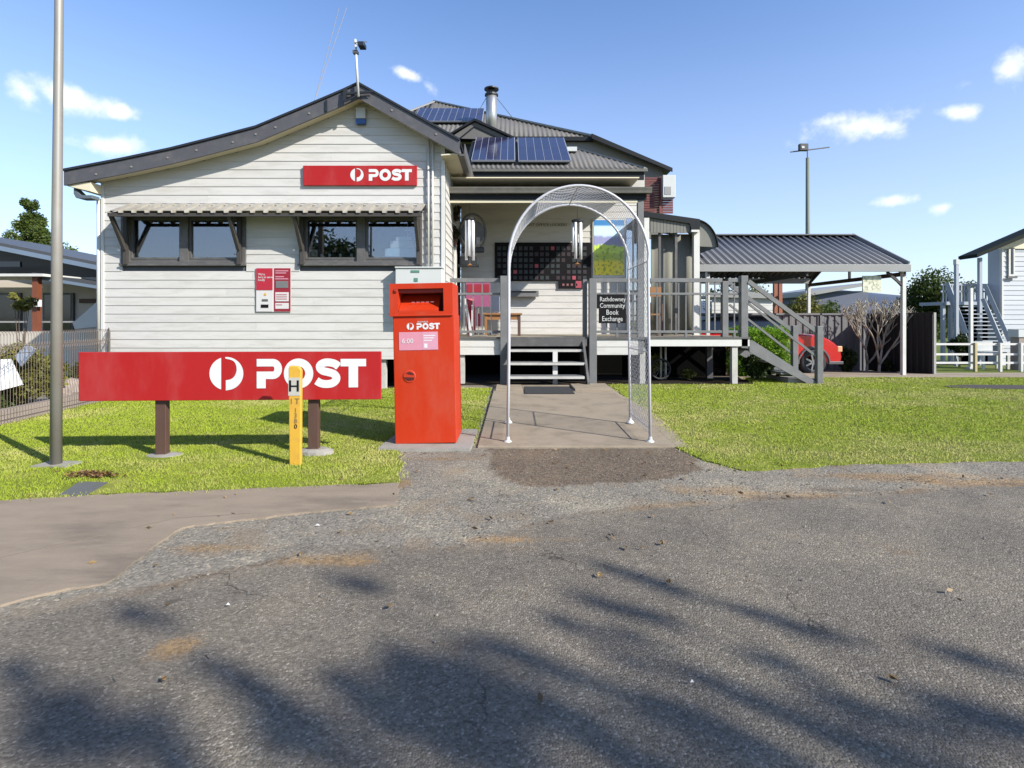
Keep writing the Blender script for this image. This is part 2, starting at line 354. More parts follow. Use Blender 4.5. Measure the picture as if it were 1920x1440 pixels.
def grid(x0, x1, y0, y1, st):
    xs = np.arange(x0, x1 + st/2, st); ys = np.arange(y0, y1 + st/2, st); X, Y = np.meshgrid(xs, ys)
    nx, ny = len(xs), len(ys); i = np.arange((ny-1)*(nx-1)); r = i // (nx-1); c = i % (nx-1); a = r*nx + c
    return X.ravel(), Y.ravel(), np.stack([a, a+1, a+nx+1, a+nx], 1)
def road_material():
    m = bpy.data.materials.new('asphalt_and_gravel'); m.use_nodes = True; b = NB(m.node_tree); p = m.node_tree.nodes['Principled BSDF']
    t = b.new('ShaderNodeTexCoord').outputs['Object']
    at = b.new('ShaderNodeAttribute'); at.attribute_name = 'tint'; sp = b.new('ShaderNodeSeparateColor'); b.l.new(at.outputs['Color'], sp.inputs[0])
    def vor(sc, feat='F1'):
        v = b.new('ShaderNodeTexVoronoi'); v.feature = feat; b.l.new(t, v.inputs['Vector']); v.inputs['Scale'].default_value = sc; return v
    v1 = vor(135); s1 = b.new('ShaderNodeSeparateColor'); b.l.new(v1.outputs['Color'], s1.inputs[0])
    v2 = vor(76); s2 = b.new('ShaderNodeSeparateColor'); b.l.new(v2.outputs['Color'], s2.inputs[0])
    big = b.noise(t, .9, 5, .6); mid = b.noise(t, 5, 5, .65)
    asp = b.mix(s1.outputs[0], (.125,.116,.102), (.250,.235,.210))
    asp = b.mix(b.ramp(s1.outputs[1], .86, 1.0), asp, (.34,.325,.30))
    asp = b.mix(1.0, asp, b.mix(big, (.70,.70,.71), (1.28,1.27,1.24)), 'MULTIPLY')
    asp = b.mix(b.math('MULTIPLY', b.ramp(mid, .56, .72), .35), asp, (.075,.072,.070))
    gr = b.mix(s2.outputs[0], (.175,.170,.152), (.325,.312,.275)); gr = b.mix(b.ramp(s2.outputs[1], .86, 1.0), gr, (.42,.39,.33))
    gr = b.mix(b.math('MULTIPLY', b.ramp(b.noise(t, 3.0, 4), .50, .68), .55), gr, (.27,.22,.16))
    edg = b.ramp(b.math('ADD', sp.outputs[0], b.math('MULTIPLY', b.math('SUBTRACT', b.noise(t, 26, 4, .7), .5), .9)), .28, .72)
    c = b.mix(edg, asp, gr)
    so_ = b.ramp(b.math('ADD', sp.outputs[1], b.math('MULTIPLY', b.math('SUBTRACT', b.noise(t, 34, 5, .75), .5), 1.5)), .35, 1.05)
    c = b.mix(b.math('MULTIPLY', so_, .75), c, b.mix(s2.outputs[0], (.19,.125,.065), (.42,.29,.15)))
    pt = b.mix(s2.outputs[0], (.085,.066,.048), (.225,.182,.140))
    c = b.mix(sp.outputs[2], c, pt)
    wv = b.new('ShaderNodeVectorMath', operation='ADD'); nv = b.new('ShaderNodeTexNoise'); b.l.new(t, nv.inputs['Vector']); nv.inputs['Scale'].default_value = 3.5; nv.inputs['Detail'].default_value = 5
    sv = b.new('ShaderNodeVectorMath', operation='SCALE'); b.l.new(nv.outputs['Color'], sv.inputs[0]); sv.inputs['Scale'].default_value = .45; b.l.new(t, wv.inputs[0]); b.l.new(sv.outputs[0], wv.inputs[1])
    vc = b.new('ShaderNodeTexVoronoi'); vc.feature = 'DISTANCE_TO_EDGE'; b.l.new(wv.outputs[0], vc.inputs['Vector']); vc.inputs['Scale'].default_value = 1.5
    ck = b.math('MULTIPLY', b.math('SUBTRACT', 1.0, b.ramp(vc.outputs['Distance'], .0, .012)), b.ramp(b.noise(t, 1.1, 3), .50, .62))
    c = b.mix(b.math('MULTIPLY', ck, .8), c, (.05,.045,.04))
    sp2 = b.ramp(b.noise(t, 9.0, 3, .5), .66, .74); c = b.mix(b.math('MULTIPLY', sp2, .55), c, (.07,.063,.055))
    hl = b.ramp(b.noise(t, 1.7, 4, .6), .40, .70); c = b.mix(1.0, c, b.mix(hl, (.86,.86,.87), (1.16,1.14,1.09)), 'MULTIPLY')
    c = b.mix(1.0, c, (.69,.68,.66), 'MULTIPLY')
    c = b.mix(1.0, c, (1.14,1.08,1.00), 'MULTIPLY')
    b.l.new(c, p.inputs['Base Color']); p.inputs['Roughness'].default_value = .88; p.inputs['Specular IOR Level'].default_value = .25
    h = b.math('ADD', b.math('MULTIPLY', b.math('SUBTRACT', .6, v1.outputs['Distance']), b.math('SUBTRACT', 1.0, sp.outputs[0])), b.math('MULTIPLY', b.math('SUBTRACT', .8, v2.outputs['Distance']), b.math('ADD', sp.outputs[0], .25)))
    h = b.math('ADD', h, b.math('MULTIPLY', mid, .8))
    bn = b.new('ShaderNodeBump'); bn.inputs['Strength'].default_value = .6; bn.inputs['Distance'].default_value = .006
    b.l.new(h, bn.inputs['Height']); b.l.new(bn.outputs[0], p.inputs['Normal']); return m
def dirt_material(name, c1, c2, s=1.2):
    return M(name, c1, .95, .18, 3, .5, 40, col2=c2, mixs=s, mixa=.9, spec=.1)
m_road = road_material()
X, Y, F = grid(-8, 9, -1.0, 9.6, .05); P = np.stack([X, Y], 1)
wob = .10*(fbm(X, Y, 3.0)-.5) + .05*(fbm(X, Y, 11)-.5)
asph_y = np.interp(X, [p[0] for p in sorted(ASPH)], [p[1] for p in sorted(ASPH)])
g = np.clip((Y + wob*1.6 - asph_y) / .30 + .5, 0, 1)
soil = np.zeros(len(X))
soil += np.exp(-(dseg(P, ASPH) / .075)**2) * np.clip(fbm(X, Y, 2.2)*2.4 - .55, 0, 1) * .8
for (px_, py_, rx, ry, s) in [(415,1028,.34,.075,1.0),(420,992,.10,.04,.9),(330,1215,.10,.085,1.3),(660,1055,.22,.04,.8),(940,1010,.22,.06,.7),(1330,915,.5,.10,.75),(1700,893,1.1,.12,1.0),(1850,905,.7,.06,.9),(820,860,.5,.07,.8),(755,905,.07,.16,1.0),(1400,925,.6,.05,.6),(1100,1010,.4,.06,.55),(1000,1030,.3,.05,.5)]:
    gx, gy = G(px_, py_); soil += s * np.exp(-((X-gx)/rx)**2 - ((Y-gy)/ry)**2) * (.45 + 1.1*fbm(X, Y, 7))
patch = np.where(inpoly(np.stack([X + wob*.8, Y + wob*.8], 1), PATCH), 1., 0.)
for _ in range(1):
    patch = patch * .9
for (px_, py_, rx, ry, s) in [(1655,1022,.07,.018,.9),(1690,1032,.06,.016,.9),(850,1210,.05,.03,.45),(1575,918,.25,.035,.7),(760,1030,.5,.03,.35)]:
    gx, gy = G(px_, py_); patch = np.maximum(patch, s*np.clip(1.6*np.exp(-((X-gx)/rx)**2 - ((Y-gy)/ry)**2), 0, 1))
# a line of rubbed, cracked seal where road and shoulder meet
crk = np.exp(-(dseg(P + np.stack([wob, wob*1.2], 1)*.5, ASPH) / .018)**2) * np.clip(fbm(X, Y, 4)*3-1.0, 0, 1); patch = np.maximum(patch, crk*.75)
Z = .006*(fbm(X, Y, 1.3)-.5) + .007*g*fbm(X, Y, 9) - .004
tint = np.stack([g, np.clip(soil, 0, 1), np.clip(patch, 0, 1), np.ones(len(X))], 1)
ro = bulk('road', np.stack([X, Y, Z], 1), F, m_road, None, tint); tag(ro, kind='structure')
for p in ro.data.polygons: p.use_smooth = True
m_far = dirt_material('dry_grass_ground', (.155,.20,.042), (.24,.23,.085), .5)
m_soil = dirt_material('bare_soil', (.030,.025,.018), (.055,.042,.030))
m_lawnb = dirt_material('lawn_soil', (.20,.25,.030), (.32,.31,.09), 2.4)
m_drive = dirt_material('driveway_concrete', (.42,.35,.27), (.30,.245,.18))
mb = MB()                                            # far ground to the horizon with the gentle fall behind the house
ys = [-3000, -60, -1.2, 9.3, 10.5, 15.5, 60, 400, 5000]; xs = [-4000, -60, -12, 0, 12, 60, 4000]
for j, yy in enumerate(ys):
    for xx in xs: mb.v.append((xx, yy, zf(yy) - .05))
for j in range(len(ys)-1):
    for i in range(len(xs)-1):
        a = j*len(xs)+i; mb.f.append((a, a+1, a+1+len(xs), a+len(xs)))
tag(mb.build('ground', m_far, origin=(0, 0, 0)), kind='structure')
def sheet(name, poly, mat, z, th=.03, kind='structure', slope=False):
    f0 = lambda a, b: (a, b, (zf(b) if slope else 0) + z); f1 = lambda a, b: (a, b, (zf(b) if slope else 0) + z - th)
    return tag(MB().prism(poly, f0, f1).build(name, mat), kind=kind)
def rough_edge(poly, amp=.03, st=.12):
    out = []
    for (x1, y1), (x2, y2) in zip(poly, poly[1:] + poly[:1]):
        n = max(1, int(math.hypot(x2-x1, y2-y1) / st))
        for k in range(n):
            t = k/n; x = x1+(x2-x1)*t; y = y1+(y2-y1)*t
            out.append((x + random.uniform(-amp, amp), y + random.uniform(-amp, amp)))
    return out
lawn = sheet('lawn', rough_edge(LAWN_L), m_lawnb, .010, .04)
sheet('lawn', rough_edge(LAWN_R), m_lawnb, .010, .04)
sheet('lawn', [(9.9, 13.0), (40, 13.0), (40, 20), (9.9, 20)], m_far, .006, .03, slope=True)
# concrete apron, driveway, entrance path
m_apron = M('worn_concrete', (.34,.275,.205), .9, .20, 7, .4, 110, col2=(.20,.165,.13), mixs=1.7, mixa=.85, spec=.2, stretch=(.5,1.6,1))
m_path = M('path_concrete', (.37,.305,.225), .88, .16, 5, .35, 90, col2=(.26,.215,.16), mixs=2.6, mixa=.8, spec=.2)
ap = sheet('concrete_apron', rough_edge(APRON, .011, .05), m_apron, .010, .04)
jt = MB()
for a, b in [((0,1050),(330,975)), ((330,975),(470,966))]:
    (xa, ya), (xb, yb) = G(*a), G(*b); n = Vector((-(yb-ya), xb-xa)).normalized()*.004
    jt.pz([(xa-n.x, ya-n.y), (xb-n.x, yb-n.y), (xb+n.x, yb+n.y), (xa+n.x, ya+n.y)], .0095, .0118)
jt.build('control_joint', M('joint', (.22,.18,.135), .9, .2), ap)
sheet('driveway', [(4.0, 10.75), (24, 10.75), (24, 12.75), (9.7, 12.9), (9.7, 15.2), (4.0, 15.2)], m_drive, .02, .05, slope=True)
sheet('garden_soil', [(-1.2, 9.4), (4.5, 9.4), (4.5, 10.7), (4.0, 10.7), (4.0, 14), (-7.4, 14), (-7.4, 8.95), (-1.2, 8.95)], m_soil, .004, .03, slope=True)
sheet('garden_soil', [(4.0, 15.2), (9.6, 15.2), (9.6, 16.2), (4.0, 16.2)], m_soil, .012, .03, slope=True)
pp = MB()
xl, xr, y0, y1 = -.31, 1.60, 4.79, 8.6; z0, z1 = .018, .042
pp.add([(xl,y0,z0),(xr-.12,y0,z0),(xr,y1,z1),(xl+.02,y1,z1),(xl,y0,-.05),(xr-.12,y0,-.05),(xr,y1,-.05),(xl+.02,y1,-.05)], [(0,1,2,3),(4,7,6,5),(0,4,5,1),(1,5,6,2),(2,6,7,3),(3,7,4,0)])
path = tag(pp.build('entrance_path', m_path, bevel=.006), kind='structure')
fl = MB(); fl.add([(xr-.12,y0,.0175),(xr+.06,y0-.01,.006),(xr+.13,6.6,.012),(xr+.004,y1-.02,.034),(xr-.12,y0,-.05),(xr+.06,y0-.01,-.05),(xr+.13,6.6,-.05),(xr+.004,y1-.02,-.05)], [(0,1,2,3),(4,7,6,5),(0,4,5,1),(1,5,6,2),(2,6,7,3),(3,7,4,0)])
fl.build('path_flare', m_path, path)
st = MB(); st.box(xl+.05, .16, 8.35, 9.05, .0, .062); st.box(.98, xr-.02, 8.3, 9.05, .0, .078); st.box(.16, .98, 8.86, 9.05, .0, .055); st.build('landing_kerb', m_path, path, bevel=.008)
# loose stones on the shoulder
n = 15000; px_ = rg.uniform(-3.4, 6.5, n); py_ = rg.uniform(1.9, 4.7, n)
ay = np.interp(px_, [p[0] for p in sorted(ASPH)], [p[1] for p in sorted(ASPH)])
Pt = np.stack([px_, py_], 1)
keep = ((py_ > ay - .03) | (rg.random(n) < .07)) & ~inpoly(Pt, APRON) & ~inpoly(Pt, LAWN_L) & ~inpoly(Pt, LAWN_R) & ~((px_ > -1.1) & (px_ < -.35) & (py_ > 4.68))
Pt = Pt[keep]; n = len(Pt); s = .0022 + .0075*rg.random(n)**3; ang = rg.random(n)*6.28; hh = .55 + .4*rg.random(n)
oc = np.array([(1,0,0),(0,1,0),(-1,0,0),(0,-1,0),(0,0,1)], float); V = np.zeros((n, 5, 3))
V[:, :, 0] = (oc[:, 0]*np.cos(ang)[:, None] - oc[:, 1]*np.sin(ang)[:, None]*.8)*s[:, None] + Pt[:, :1]
V[:, :, 1] = (oc[:, 0]*np.sin(ang)[:, None] + oc[:, 1]*np.cos(ang)[:, None]*.8)*s[:, None] + Pt[:, 1:]
V[:, :, 2] = oc[:, 2]*(s*hh)[:, None] + .001
F = (np.array([(0,1,4),(1,2,4),(2,3,4),(3,0,4)])[None] + (np.arange(n)*5)[:, None, None]).reshape(-1, 3)
tg = np.repeat(np.stack([rg.random(n), rg.random(n), rg.random(n)*0, np.ones(n)], 1), 5, 0)
m_stone = leafmat('loose_stone', (.14,.145,.14), (.29,.255,.205), 0.0)
tag(bulk('gravel', V.reshape(-1, 3), F, m_stone, None, tg), 'loose grey and tan gravel stones scattered along the road shoulder', 'gravel', kind='stuff')
# ------------------------------------------------------------------ mown grass
def grass(poly, n, x0, x1, y0, y1, hgt=.019, base=0.006, slope=False, excl=[]):
    P = np.stack([rg.uniform(x0, x1, n), rg.uniform(y0, y1, n)], 1)
    P = P[rg.random(n) < np.clip((4.5 / P[:, 1])**1.2, .12, 1)]
    P = P[inpoly(P + rg.normal(size=P.shape)*.035, poly)]
    for (cx, cy, rx, ry) in excl: P = P[((P[:, 0]-cx)/rx)**2 + ((P[:, 1]-cy)/ry)**2 > (.8 + .4*rg.random(len(P)))]
    n = len(P); far = np.clip(P[:, 1]/4.5, .8, 3)
    pt = fbm(P[:, 0], P[:, 1], 1.1); pf = fbm(P[:, 0]+5, P[:, 1], 5.5)
    h = hgt * (.35 + .9*rg.random(n)) * (.45 + 1.1*fbm(P[:, 0]+2, P[:, 1]*1.6, 9.0)) * (.8 + .4*pf); wd = .0034 * far * (.7 + .6*rg.random(n))
    a = rg.random(n)*6.28; lx = rg.normal(size=n)*.5*h; ly = rg.normal(size=n)*.5*h
    z = np.full(n, base)
    V = np.stack([np.stack([P[:, 0]-np.cos(a)*wd, P[:, 1]-np.sin(a)*wd, z], 1), np.stack([P[:, 0]+np.cos(a)*wd, P[:, 1]+np.sin(a)*wd, z], 1), np.stack([P[:, 0]+lx, P[:, 1]+ly, z+h], 1)], 1).reshape(-1, 3)
    near = np.clip(1 - (P[:, 1]-4.0)/1.6, 0, 1)
    dry = np.clip((pt-.46)*2.6 + (pf-.5)*1.3 + .28*near + (rg.random(n)-.5)*.3, 0, 1)
    t = np.repeat(np.stack([dry, np.clip(.36 + .34*rg.random(n), 0, 1), dry*0, dry*0+1], 1), 3, 0)
    return V, np.arange(3*n).reshape(n, 3), t
exL = [(G(103,872)[0], G(103,872)[1], .16, .09), (G(293,862)[0], G(293,862)[1], .14, .07), (G(588,850)[0], 4.64, .13, .10), (G(160,918)[0], G(160,918)[1], .17, .13), (-3.0, 4.9, .01, .01)]
V, F, t = grass(LAWN_L, 420000, -7.2, -.3, 3.2, 8.95, excl=exL)
tag(bulk('grass', V, F, m_grass, None, t), 'short sunlit green lawn grass around the red sign and mailbox', 'grass', kind='stuff')
V, F, t = grass(LAWN_R, 760000, 1.4, 13, 3.8, 10.6, excl=[(G(1890,727)[0], G(1890,727)[1], .75, .35)])
tag(bulk('grass', V, F, m_grass, None, t), 'wide mown lawn grass to the right of the entrance path', 'grass', kind='stuff')
# bare worn patch in the right lawn, drain lid in the left one
bp = [(8.2 + .85*math.cos(k*.42), 9.05 + .28*math.sin(k*.42)) for k in range(15)]
tag(MB().pz(bp, .008, .020).build('garden_bed', M('bed_soil', (.055,.045,.040), .95, .3, 9, .6, 30)), kind='structure')

# ================================================================== POST OFFICE BUILDING
PO = thing('post_office_building', 'cream weatherboard post office building with grey gable roof and open verandah', 'building', (-2, 11, 0))
DW = 8.80; WX0, WX1 = PX(192, DW), PX(834, DW); ZB = .552; BP = .14
roofpx = [(120,317),(230,296),(320,277),(400,257),(480,236),(567,200),(642,168),(672,154),(692,165),(747,196),(862,260)]
DB = 8.53
roof = [(PX(a, DB), PZ(b, DB)) for a, b in roofpx]
def roofz(x): return float(np.interp(x, [p[0] for p in roof], [p[1] for p in roof]))
def xrange_at(z):                                    # wall extent under the roof line
    xs = np.linspace(WX0, WX1, 400); ok = [x for x in xs if roofz(x) - .16 > z]
    return (min(ok), max(ok)) if len(ok) > 3 else None
windows = [(PX(229,DW), PX(462,DW), PZ(497,DW), PZ(400,DW), [(250,338),(360,449)]), (PX(562,DW), PX(792,DW), PZ(497,DW), PZ(400,DW), [(576,668),(690,781)])]
def board_poly(z, h=BP+.004, y=DW): return [(y-.007, z), (y+.003, z+h), (y+.024, z+h), (y+.024, z)]
# weatherboards, one object each, cut round the windows
k = 0
while True:
    z = ZB + k*BP; k += 1
    xr_ = xrange_at(z + BP*.5)
    if not xr_ or k > 40: break
    segs = [xr_]
    for (a, b, c, d, _) in windows:
        if z + BP > c + .02 and z < d - .02:
            ns = []
            for s0, s1 in segs:
                if b <= s0 or a >= s1: ns.append((s0, s1)); continue
                if a - s0 > .03: ns.append((s0, a))
                if s1 - b > .03: ns.append((b, s1))
            segs = ns
    for s0, s1 in segs:
        cuts = [s0, s1]
        if s1 - s0 > 3.5: cuts = [s0, s0 + (s1-s0)*random.uniform(.3, .7), s1]
        for a, b in zip(cuts[:-1], cuts[1:]):
            MB().px(board_poly(z), a + .0008, b - .0008).build('weatherboard', m_board, PO)
# wall behind the boards, in pieces round the window openings
wl = MB(); y0, y1 = DW+.024, DW+.12
zt = PZ(400,DW); zb_ = PZ(497,DW)
wl.box(WX0, WX1, y0, y1, ZB, zb_); wl.box(WX0, windows[0][0], y0, y1, zb_, zt); wl.box(windows[0][1], windows[1][0], y0, y1, zb_, zt); wl.box(windows[1][1], WX1, y0, y1, zb_, zt)
up = [(x, roofz(x) - .1) for x in np.linspace(WX1, WX0, 24)]
wl.py([(WX0, zt), (WX1, zt)] + up, y0, y1)
wl.box(WX0, WX0+.1, y1, 13.4, ZB, roofz(WX0)-.05); wl.box(WX0+.1, WX1-.04, 10.4, 10.5, ZB, 3.5); wl.box(WX0+.1, WX1-.04, y1, 10.4, ZB-.06, ZB)
wl.build('wall', m_room, PO)
MB().box(WX1-.04, WX1-.012, DW+.03, 11.6, ZB, roofz(WX1)-.08).build('side_wall', m_board, PO)
for i in range(23):                                  # boards on the side wall facing the verandah
    z = ZB + i*BP
    MB().py([(WX1+.010-.012, z), (WX1-.004-.012, z+BP+.004), (WX1-.024-.012, z+BP+.004), (WX1-.024-.012, z)], DW+.03, 11.6).build('weatherboard', m_board, PO)
bx('corner_board', m_white, PO, WX1-.055, WX1+.004, DW-.024, DW+.03, ZB, roofz(WX1)-.12)
bx('corner_board', m_white, PO, WX0-.01, WX0+.035, DW-.022, DW+.03, ZB, roofz(WX0)-.12)
bx('bottom_plate', m_white, PO, WX0, WX1, DW-.005, DW+.06, ZB-.05, ZB-.002)
# roof of the gable wing
rf = MB()
for (a, b), (c, d) in zip(roof[:-1], roof[1:]): rf.add([(a,DB-.03,b),(c,DB-.03,d),(c,13.6,d),(a,13.6,b),(a,DB-.03,b-.035),(c,DB-.03,d-.035),(c,13.6,d-.035),(a,13.6,b-.035)], [(0,1,2,3),(4,7,6,5),(0,4,5,1),(1,5,6,2),(2,6,7,3),(3,7,4,0)])
rfo = rf.build('roof', m_black, PO)
bg_ = MB()
for (a, b), (c, d) in zip(roof[:-1], roof[1:]):
    bg_.py([(a, b-.037), (c, d-.037), (c, d-.262), (a, b-.262)], DB-.005, DB+.025)
bgo = bg_.build('barge_board', m_barge, PO)
sf = MB()
for (a, b), (c, d) in zip(roof[:-1], roof[1:]): sf.add([(a,DB+.026,b-.20),(c,DB+.026,d-.20),(c,DW-.012,d-.20),(a,DW-.012,b-.20),(a,DB+.026,b-.22),(c,DB+.026,d-.22),(c,DW-.012,d-.22),(a,DW-.012,b-.22)], [(0,1,2,3),(4,7,6,5),(0,4,5,1),(1,5,6,2),(2,6,7,3),(3,7,4,0)])
sf.build('soffit', m_cream, PO)
bm_ = None
for xp, yp in [(181,327),(247,313),(315,296),(369,282),(437,267),(480,252),(517,239),(580,213),(690,183),(818,252),(735,207)]:
    x = PX(xp, DB); y = PZ(yp, DB)
    if bm_ is None: bm_ = MB().tube([(x, DB-.016, y), (x, DB-.004, y)], .016, 8).build('bolt_head', m_galv, bgo)
    else: inst(bm_, bgo, (x - WL[bm_.name].x, 0, y - WL[bm_.name].z))
# eaves: right one runs back along the verandah, left one ends past the corner
xe, ze = roof[-1]
MB().add([(WX1-.03,DB+.03,ze-.26),(xe-.03,DB+.03,ze-.24),(xe-.03,11.2,ze-.24),(WX1-.03,11.2,ze-.26),(WX1-.03,DB+.03,ze-.24),(xe-.03,DB+.03,ze-.22),(xe-.03,11.2,ze-.22),(WX1-.03,11.2,ze-.24)], [(0,1,2,3),(4,7,6,5),(0,4,5,1),(1,5,6,2),(2,6,7,3),(3,7,4,0)]).build('eave_lining', m_cream, PO)
gp = [(0,0),(.10,0),(.115,.02),(.115,.12),(.10,.12),(.10,.02),(.01,.02),(.01,.12),(0,.12)]
MB().py([(xe-.03+a, ze-.27+b*1.6) for a, b in gp], DB+.02, 11.3).build('gutter', m_dgrey, PO)
xe2, ze2 = roof[0]
MB().py([(xe2+.10, ze2-.28), (xe2+.10, ze2-.38), (xe2+.135, ze2-.445), (xe2+.20, ze2-.46), (WX0-.005, ze2-.46), (WX0-.005, ze2-.40), (xe2+.22, ze2-.40)], DB+.06, DB+.22).build('box_gutter', M('blue_grey_gutter', (.12,.15,.18), .45), PO, bevel=.01)
MB().add([(xe2+.02,DB+.026,ze2-.262),(WX0,DB+.026,ze2-.35),(WX0,13,ze2-.35),(xe2+.02,13,ze2-.262),(xe2+.02,DB+.026,ze2-.24),(WX0,DB+.026,ze2-.2),(WX0,13,ze2-.2),(xe2+.02,13,ze2-.24)], [(0,1,2,3),(4,7,6,5),(0,4,5,1),(1,5,6,2),(2,6,7,3),(3,7,4,0)]).build('eave_lining', m_cream, PO)
xd = PX(186, 8.82)
MB().tube([(xd, 8.82, .60), (xd, 8.82, 3.15)], .036, 10).build('downpipe', m_pipe, PO, smooth=True)
MB().box(xd-.03, xd+.05, 8.8, 8.86, 1.28, 1.3).build('pipe_clip', m_dgrey, PO)
for xp, zt_ in [(803,4.15),(811,4.08)]:
    x = PX(xp, DW-.05); MB().tube([(x, DW-.045, 2.0), (x, DW-.045, min(zt_, roofz(x)-.22))], .018, 8).build('conduit', m_pipe, PO, smooth=True)
# windows: casing, sashes, panes and a sill
for wi, (a, b, c, d, panes) in enumerate(windows):
    fr = MB(); cw = .055; ya, yb = DW-.035, DW+.10
    fr.box(a, b, ya, yb, d-cw, d); fr.box(a, a+cw, ya, yb, c, d-cw); fr.box(b-cw, b, ya, yb, c, d-cw)
    fr.box(a+cw, b-cw, ya, yb, c, c+cw)
    wo_ = fr.build('window', m_dgrey, PO, bevel=.004)
    for (p0, p1) in panes:
        x0, x1 = PX(p0, DW+.05), PX(p1, DW+.05); z0, z1 = PZ(483, DW+.05), PZ(413, DW+.05)
        MB().box(x0, x1, DW+.055, DW+.061, z0, z1).build('pane', m_glass, wo_)
        s_ = MB(); t_ = .028
        s_.box(x0-t_, x1+t_, DW+.02, DW+.075, z1, z1+t_); s_.box(x0-t_, x1+t_, DW+.02, DW+.075, z0-t_, z0); s_.box(x0-t_, x0, DW+.02, DW+.075, z0, z1); s_.box(x1, x1+t_, DW+.02, DW+.075, z0, z1)
        s_.build('sash', m_dgrey, wo_)
    xm0, xm1 = PX(panes[0][1], DW+.05)+.03, PX(panes[1][0], DW+.05)-.03
    bx('mullion', m_dgrey, wo_, xm0, xm1, DW-.02, DW+.09, c+cw, d-cw)
    inf = MB(); inf.box(a+cw, PX(panes[0][0], DW+.05)-.03, DW-.005, DW+.09, c+cw, d-cw); inf.box(PX(panes[1][1], DW+.05)+.03, b-cw, DW-.005, DW+.09, c+cw, d-cw)
    inf.box(a+cw, b-cw, DW+.026, DW+.088, PZ(413,DW+.05)+.028, d-cw); inf.box(a+cw, b-cw, DW+.026, DW+.088, c+cw, PZ(483,DW+.05)-.028)
    inf.build('surround', m_dgrey, wo_)
    bx('sill', m_dgrey, wo_, a-.02, b+.02, DW-.055, DW-.036, c-.015, c+.016, bevel=.004)
    bx('window_board', m_white, wo_, a+.02, b-.02, DW+.10, DW+.26, c+.02, c+.075)
# corrugated awning on four brackets
def ribs(x0, x1, pitch, hi, wt):
    xs = []; x = x0
    while x < x1 - pitch*.3:
        xs += [(x, 0), (x+pitch*(1-wt)*.85, 0), (x+pitch*(1-wt), hi), (x+pitch*.97, hi)]; x += pitch
    return xs
pr = ribs(PX(197,8.36), PX(793,8.36), .207, .034, .62); aw = MB()
za, zb2 = 3.035, 2.835
vs = []
for x, h in pr: vs += [(x, 8.788, za+h), (x, 8.36, zb2+h), (x, 8.788, za+h-.006), (x, 8.36, zb2+h-.006)]
nn = len(pr); aw.add(vs, [q for i in range(nn-1) for q in ((i*4, i*4+1, i*4+5, i*4+4), (i*4+2, i*4+6, i*4+7, i*4+3), (i*4+1, i*4+3, i*4+7, i*4+5))])
awn = aw.build('awning', m_awn, PO)
bx('awning_batten', m_timberdk, awn, PX(197,8.36)+.02, PX(793,8.36)-.03, 8.38, 8.42, zb2-.055, zb2-.003)
bx('awning_batten', m_timberdk, awn, PX(197,8.36)+.02, PX(793,8.36)-.03, 8.745, 8.785, za-.06, za-.006)
for xb in (-6.33, -4.47, -3.44, -1.53):
    br = MB(); br.box(xb-.03, xb+.03, DW-.085, DW-.037, 2.06, 2.98); br.beam((xb, DW-.08, 2.30), (xb, 8.42, 2.80), .05, .06); br.beam((xb, 8.78, 2.955), (xb, 8.40, 2.80), .05, .05)
    br.build('bracket', m_timberdk, awn)
# piers and near-black sheets standing in for the shade under the house
for xp in (205, 380, 560, 718, 812): bx('stump', m_stump, PO, PX(xp,DW)-.035, PX(xp,DW)+.035, DW+.05, DW+.16, 0, ZB-.05)
MB().box(WX0, 4.2, 12.6, 12.7, -.2, .80).build('under_house_shade_sheet', m_dark, PO)
MB().box(WX0+.2, -1.3, 10.0, 10.05, -.1, .50).build('under_house_shade_sheet', m_dark, PO)

# ------------------------------------------------------------------ verandah
DV = 9.6; DB2 = 11.6; ZD = .843; VX1 = PX(1404, DV)
VXP = PX(1201, DV)
bks = []
for i in range(int((VX1+1.1)/.001) and 19):          # deck boards run left to right; the front ones can be told apart
    pass
for i in range(18):
    y = DV - .02 + i*.118
    if y + .112 > 11.58: break
    x1_ = VX1 if y < 10.45 else 3.95
    bx('deck_board', m_deck, PO, WX1-.01, x1_, y, y+.112, ZD-.028, ZD)
jo = MB(); jo.box(WX1-.01, VX1-.02, DV+.01, DV+.05, ZD-.17, ZD-.03); jo.box(VX1-.06, VX1-.01, DV+.05, 10.4, ZD-.17, ZD-.03)
for xx in np.arange(-.9, VX1-.1, .45): jo.box(xx, xx+.04, DV+.05, 11.5, ZD-.15, ZD-.03)
jo.build('joist_frame', m_timberdk, PO)
def skirt(x0, x1):
    for kk in range(2): MB().px(board_poly(ZD-.028-(kk+1)*.145, .145, DV-.012), x0, x1).build('skirting_board', m_board, PO)
skirt(PX(838,DV), PX(944,DV)); skirt(PX(1119,DV), PX(1196,DV))
bx('fascia_board', m_white, PO, PX(1216,DV), VX1, DV-.03, DV+.005, PZ(649,DV), ZD-.03)
bx('deck_edge', m_dgrey, PO, WX1+.02, VX1+.01, DV-.045, DV-.022, ZD-.030, ZD+.004)
for xp, dd in ((866,DV+.03),(1378,DV+.0),(1205,DV+.02)): bx('stump', m_stump, PO, PX(xp,dd)-.05, PX(xp,dd)+.05, dd, dd+.1, 0, ZD-.18)
bx('stump', m_barge, PO, PX(1326,10.6), PX(1337,10.6), 10.6, 10.7, -.02, ZD-.15)
for xp in (1239, 1248): MB().tube([(PX(xp,10.4), 10.4, -.0), (PX(xp,10.4), 10.4, ZD-.1)], .022, 8).build('waste_pipe', m_pipe, PO, smooth=True)
